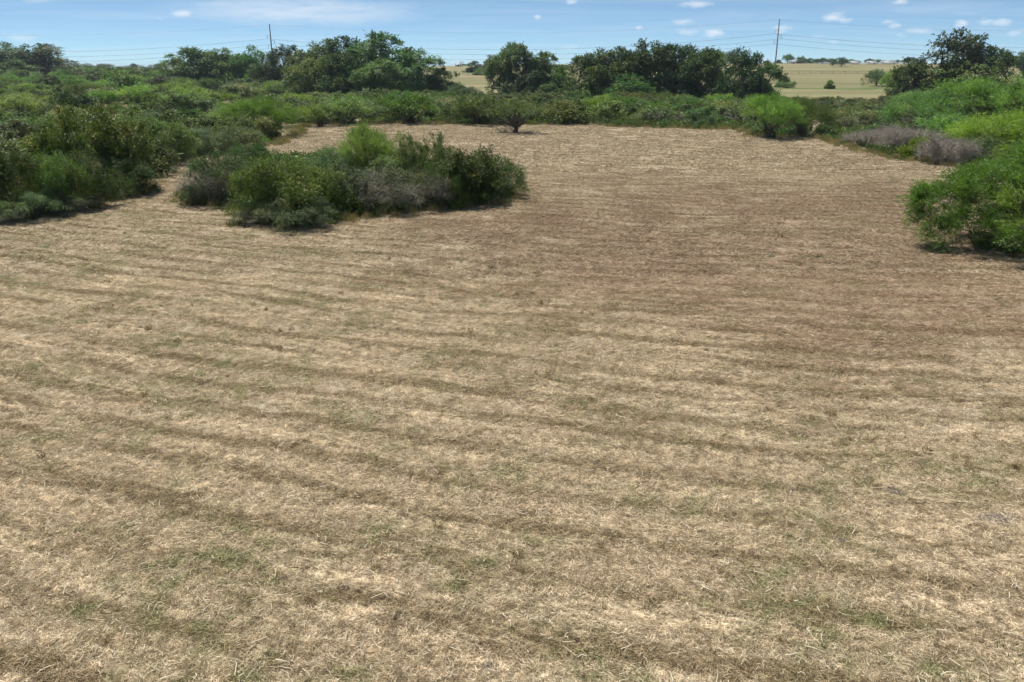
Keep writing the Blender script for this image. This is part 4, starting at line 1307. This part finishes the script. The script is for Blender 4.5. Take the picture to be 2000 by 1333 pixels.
ur = np.random.default_rng(5)
uc = [clump(400 + i, 'brush', 420, 0.9, .4, 1.1, .22, .10, .4) for i in range(4)] + [clump(410 + i, 'weed', 420, 0.8, .4, 1.0, .34, .035, 1.3) for i in range(4)]
up_ = region_points(ur, 9000, BRUSH)
sh = region_points(ur, 420, [gpoly([(1850, 476), (1900, 494), (2000, 505), (2160, 510), (2160, 462), (1980, 458)])])
up_ = np.concatenate([up_, sh])
scatter('undergrowth', 'low mixed undergrowth between the bushes', 'undergrowth', np.stack([up_[:, 0], up_[:, 1], terrain(up_[:, 0], up_[:, 1])], 1), ur.uniform(0, 6.28, len(up_)), np.where(np.arange(len(up_)) >= len(up_) - len(sh), .5, 1) * ur.uniform(.6, 1.3, len(up_)), ur.integers(0, 8, len(up_)), uc)
fr = []
for pl in BRUSH:
    for i in range(len(pl)):
        a, b_ = np.array(pl[i]), np.array(pl[(i + 1) % len(pl)])
        mid = (a + b_) / 2
        if mid[1] > 125 or abs(mid[0]) > mid[1] * .75 + 8:
            continue
        m = int(np.linalg.norm(b_ - a) * 6)
        t = ur.random((m, 1))
        fr.append(a + (b_ - a) * t + np.clip(ur.normal(0, .5, (m, 2)), -1, 1))
fr = np.concatenate(fr)
fc = [clump(420 + i, 'deadgrass', 150, 0.35, .2, .6, .32, .016, 1.6) for i in range(5)] + [clump(430 + i, 'weed', 150, 0.35, .2, .55, .28, .02, 1.4) for i in range(3)]
scatter('dry_grass_fringe', 'unmown dry grass and weeds fringing the brush', 'grass', np.stack([fr[:, 0], fr[:, 1], terrain(fr[:, 0], fr[:, 1])], 1), ur.uniform(0, 6.28, len(fr)), ur.uniform(.35, 1.15, len(fr)), ur.integers(0, 8, len(fr)), fc)

# fallen grey branches beside the lone tree
r = np.random.default_rng(8)
lp = np.array(lone.location)
bb = Buf()
st0 = np.stack([r.uniform(-.4, .4, 14), r.uniform(-.3, .3, 14), np.full(14, .05)], 1)
en0 = np.stack([r.uniform(-.9, .9, 14), r.uniform(-.7, .4, 14), r.uniform(.1, 1.0, 14)], 1)
bb.tubes(bez(st0, (st0 + en0) / 2 + r.normal(0, .15, (14, 3)), en0, 5), np.linspace(.035, .01, 5)[None].repeat(14, 0), 4, r.random(14))
twiglets(bb, r, en0, 160, .5, .008)
fb = link('fallen_branch', bb.mesh('fallen_branch', M['twig']), None, (lp[0] - 1.45, lp[1] - .15, float(terrain(lp[0] - 1.45, lp[1] - .15))))
tag(fb, 'tangle of grey fallen branches beside the small lone tree', 'branch')


# ------------------------------------------------------------------ power line
def power_pole(px_, ytop, y_dist, ybase_ref, mat, label):
    d = pix_dir(px_, ytop)
    t = y_dist / d[1]
    x = d[0] * t
    ztop = EYE + d[2] * t
    zb = float(terrain(x, y_dist))
    e = link('utility_pole', None, None, (x, y_dist, zb))
    tag(e, label, 'utility pole', 'poles of the power line')
    h = ztop - zb
    b = Buf()
    b.tubes(np.array([[[0, 0, -.5], [0, 0, h * .5], [0, 0, h]]]), np.array([[.34, .27, .20]]), 10, .5)
    b.tubes(np.array([[[0, 0, h - .02], [0, 0, h], [0, 0, h + .01]]]), np.array([[.2, .2, .001]]), 10, .5)
    link('shaft', b.mesh('pole_shaft', M[mat], True), e)
    att = [(0.0, h - .15)]
    for k, (dz, s) in enumerate([(5.1, -1), (7.2, 1), (9.3, -1)]):
        z = h - dz
        ib = Buf()
        ib.tubes(np.array([[[0, 0, z + .35], [s * .8, 0, z + .5], [s * 1.5, 0, z + .55]]]), np.array([[.07, .06, .05]]), 6, .5)
        arm = link('bracket_arm', ib.mesh('bracket_arm', M['insul'], True), e)
        jb = Buf()
        zz = np.linspace(z + .5, z - .9, 13)
        jb.tubes(np.stack([np.full(13, s * 1.5), np.zeros(13), zz], 1)[None], np.where(np.arange(13) % 2 == 0, .06, .13)[None], 8, .5)
        link('insulator', jb.mesh('insulator', M['insul'], True), arm)
        att.append((s * 1.5, z - .9))
    return [(x + a, y_dist, zb + z) for a, z in att], (x, zb, h)


YL = 388.0
a1, i1 = power_pole(526.3, 48, YL, 0, 'darkpole', 'dark utility pole rising behind yellow-green trees')
a2, i2 = power_pole(1522.6, 38, YL, 0, 'pole', 'pale tall utility pole standing on the open pasture')
span = i2[0] - i1[0]
a0 = [(p[0] - span, YL + 6, p[2]) for p in a1]
a3 = [(p[0] + span, YL + 2, p[2] - 0.5) for p in a2]
names = ['thin topmost ground wire', 'upper conductor', 'middle conductor', 'lowest conductor']
for k in range(4):
    for (A, B_, where) in ((a0, a1, 'leaving the dark pole away from the pale pole'), (a1, a2, 'hung between the two utility poles'), (a2, a3, 'leaving the pale pole past the open pasture')):
        p, q = np.array(A[k]), np.array(B_[k])
        t = np.linspace(0, 1, 41)[:, None]
        Pw = p + (q - p) * t
        Pw[:, 2] -= (4.4 if k == 0 else 5.6) * 4 * (t * (1 - t))[:, 0]
        b = Buf()
        b.tubes(Pw[None], np.full((1, 41), .022 if k == 0 else .045), 4, .5)
        tag(link('power_wire', b.mesh('power_wire', M['wire'])), '%s %s' % (names[k], where), 'wire', 'wires of the power line')

# far small poles seen over the gap
for cx, lab in ((900, 'slim far pole over the gap pasture, farther from the dark round tree'), (904.5, 'slim far pole over the gap pasture, closer to the dark round tree')):
    p = ground_at(cx, 131)
    hh = height_at(p, 120) - p[2]
    e = link('far_pole', None, None, p)
    tag(e, lab, 'pole', 'slim far poles')
    b = Buf()
    b.tubes(np.array([[[0, 0, -.3], [0, 0, hh]]]), np.array([[.16, .12]]), 6, .5)
    link('shaft', b.mesh('far_pole_shaft', M['darkpole']), e)
    b = Buf()
    b.box(-.9, .9, -.06, .06, hh - .7, hh - .55)
    link('crossarm', b.mesh('far_pole_crossarm', M['darkpole']), e)


# ------------------------------------------------------------------ fences and far buildings
def fence(pts_px, step, label, mat_post, mat_rail, hpost=1.35, rails=(0.55, 1.1), rr=.03, pw=.07):
    pts = [ground_at(a, b) for a, b in pts_px]
    e = link('pasture_fence', None, None, pts[0])
    tag(e, label, 'fence')
    o = pts[0]
    line = []
    for a, b_ in zip(pts[:-1], pts[1:]):
        n = max(1, int(np.hypot(b_[0] - a[0], b_[1] - a[1]) / step))
        for k in range(n):
            q = a + (b_ - a) * k / n
            line.append((q[0] - o[0], q[1] - o[1], float(terrain(q[0], q[1])) - o[2]))
    line.append((pts[-1][0] - o[0], pts[-1][1] - o[1], float(terrain(*pts[-1][:2])) - o[2]))
    b = Buf()
    b.tubes(np.array([[[0, 0, -.2], [0, 0, hpost * .6], [0, 0, hpost]]]), np.array([[pw, pw * .95, pw * .85]]), 6, .5)
    me = b.mesh('fence_post', M[mat_post], True)
    for q in line:
        link('post', me, e, q, 0)
    L_ = np.array(line)
    for hz in rails:
        b = Buf()
        b.tubes((L_ + np.array([0, 0, hz]))[None], np.full((1, len(L_)), rr), 4, .5)
        link('rail', b.mesh('fence_rail', M[mat_rail]), e)
    return e


fence([(1505, 143.5), (1560, 144.2), (1650, 145.5), (1780, 148)], 5.0, 'brown rail fence crossing the open pasture behind the pale pole', 'post', 'rail', 1.5, (.4, .8, 1.2, 1.45), .03, .08)
fence([(1648, 127.6), (1700, 127.4), (1790, 127.2)], 6.0, 'white pipe fence on the ridge before the long white building', 'paint', 'paint', 1.4, (.6, 1.05, 1.4), .06, .08)
fence([(866, 150), (915, 149.5), (990, 148.5)], 5.0, 'post and wire fence on the pasture seen in the gap', 'post', 'wire', 1.4, (.4, .8, 1.2), .012, .07)
fence([(1960, 152), (2040, 153)], 4.0, 'brown rail fence under the lone dark oak', 'post', 'rail', 1.2, (.5, 1.0), .06, .1)


def building(cx, yb, wpx, ytop, depth, label, openings, name='farm_building', roofh=.28):
    p = ground_at(cx, yb)
    s = px_size(p)
    w = wpx * s
    h = max(2.2, height_at(p, ytop) - p[2])
    hw = h * (1 - roofh)
    e = link(name, None, None, p)
    tag(e, label, 'building')
    b = Buf()
    b.box(-w / 2, w / 2, 0, depth, -.3, hw)
    link('wall', b.mesh('farm_wall', M['white']), e)
    b = Buf()
    o = .3
    V = [(-w / 2 - o, -o, hw), (w / 2 + o, -o, hw), (w / 2 + o, depth + o, hw), (-w / 2 - o, depth + o, hw), (-w / 2 - o, depth / 2, h), (w / 2 + o, depth / 2, h)]
    b.add(V, quads=[(0, 1, 5, 4), (2, 3, 4, 5), (0, 3, 2, 1)], tris=[(0, 4, 3), (1, 2, 5)])
    link('roof', b.mesh('farm_roof', M['roof']), e)
    for (f, ww, nm) in openings:
        b = Buf()
        z0, z1 = (0.02, hw * .75) if nm == 'door' else (hw * .4, hw * .75)
        b.box(-w / 2 + f * w - ww / 2, -w / 2 + f * w + ww / 2, -.05, .04, z0, z1)
        link(nm, b.mesh('farm_' + nm, M['dark']), e)
    return e


building(1671, 126.2, 18, 119.5, 6, 'small white barn beside the dome-shaped tree on the far ridge', [(.25, 1.2, 'door'), (.55, .8, 'window'), (.8, .8, 'window')])
building(1705, 126.2, 16, 123, 5, 'low white shed along the far ridge past the small barn', [(.3, .8, 'window'), (.7, 1.0, 'door')], 'farm_shed')
building(1738, 126.2, 26, 123.6, 5, 'long low white shed on the far ridge behind the pipe fence', [(.2, .8, 'window'), (.5, .8, 'window'), (.8, 1.0, 'door')], 'farm_shed')
building(1551, 124.8, 9, 120, 5, 'tiny white shed under the far ridge trees by the tall domed tree', [(.4, .8, 'door')], 'farm_shed')
building(1404, 125, 13, 119.5, 7, 'pale house among the far ridge trees behind the long tree row', [(.3, .9, 'door'), (.7, .9, 'window')], 'farm_house')
building(1437, 124.6, 9, 113, 7, 'pale-roofed house peeping between the far house trees', [(.5, .9, 'window')], 'farm_house', .5)
building(1499, 125, 10, 118, 6, 'pale shed just behind the pale utility pole', [(.5, .9, 'door')], 'farm_shed')
building(895, 130.3, 12, 127.5, 5, 'low pale shed on the far pasture in the gap', [(.5, 1.2, 'door')], 'farm_shed')

# ------------------------------------------------------------------ thin summer haze
hz = Buf()
hz.box(-7600, 7600, -900, 9600, -6, 34)
hm, T, out = new_mat('haze_air')
pv = T.node('ShaderNodeVolumePrincipled', {'Color': (0.72, 0.86, 1.0, 1), 'Density': 0.00011, 'Anisotropy': 0.1})
T.l.new(pv.outputs[0], out.inputs['Volume'])
ho = link('haze', hz.mesh('haze', hm))
ho['kind'] = 'stuff'
ho['label'] = 'thin bluish summer haze over the land'
ho['category'] = 'haze'
SC.cycles.use_denoising = True
SC.cycles.denoising_prefilter = 'ACCURATE'
SC.cycles.volume_bounces = 0
SC.cycles.max_bounces = 4
SC.cycles.diffuse_bounces = 3
SC.cycles.transmission_bounces = 3
SC.cycles.use_adaptive_sampling = True
SC.cycles.adaptive_threshold = 0.03
SC.cycles.adaptive_min_samples = 24
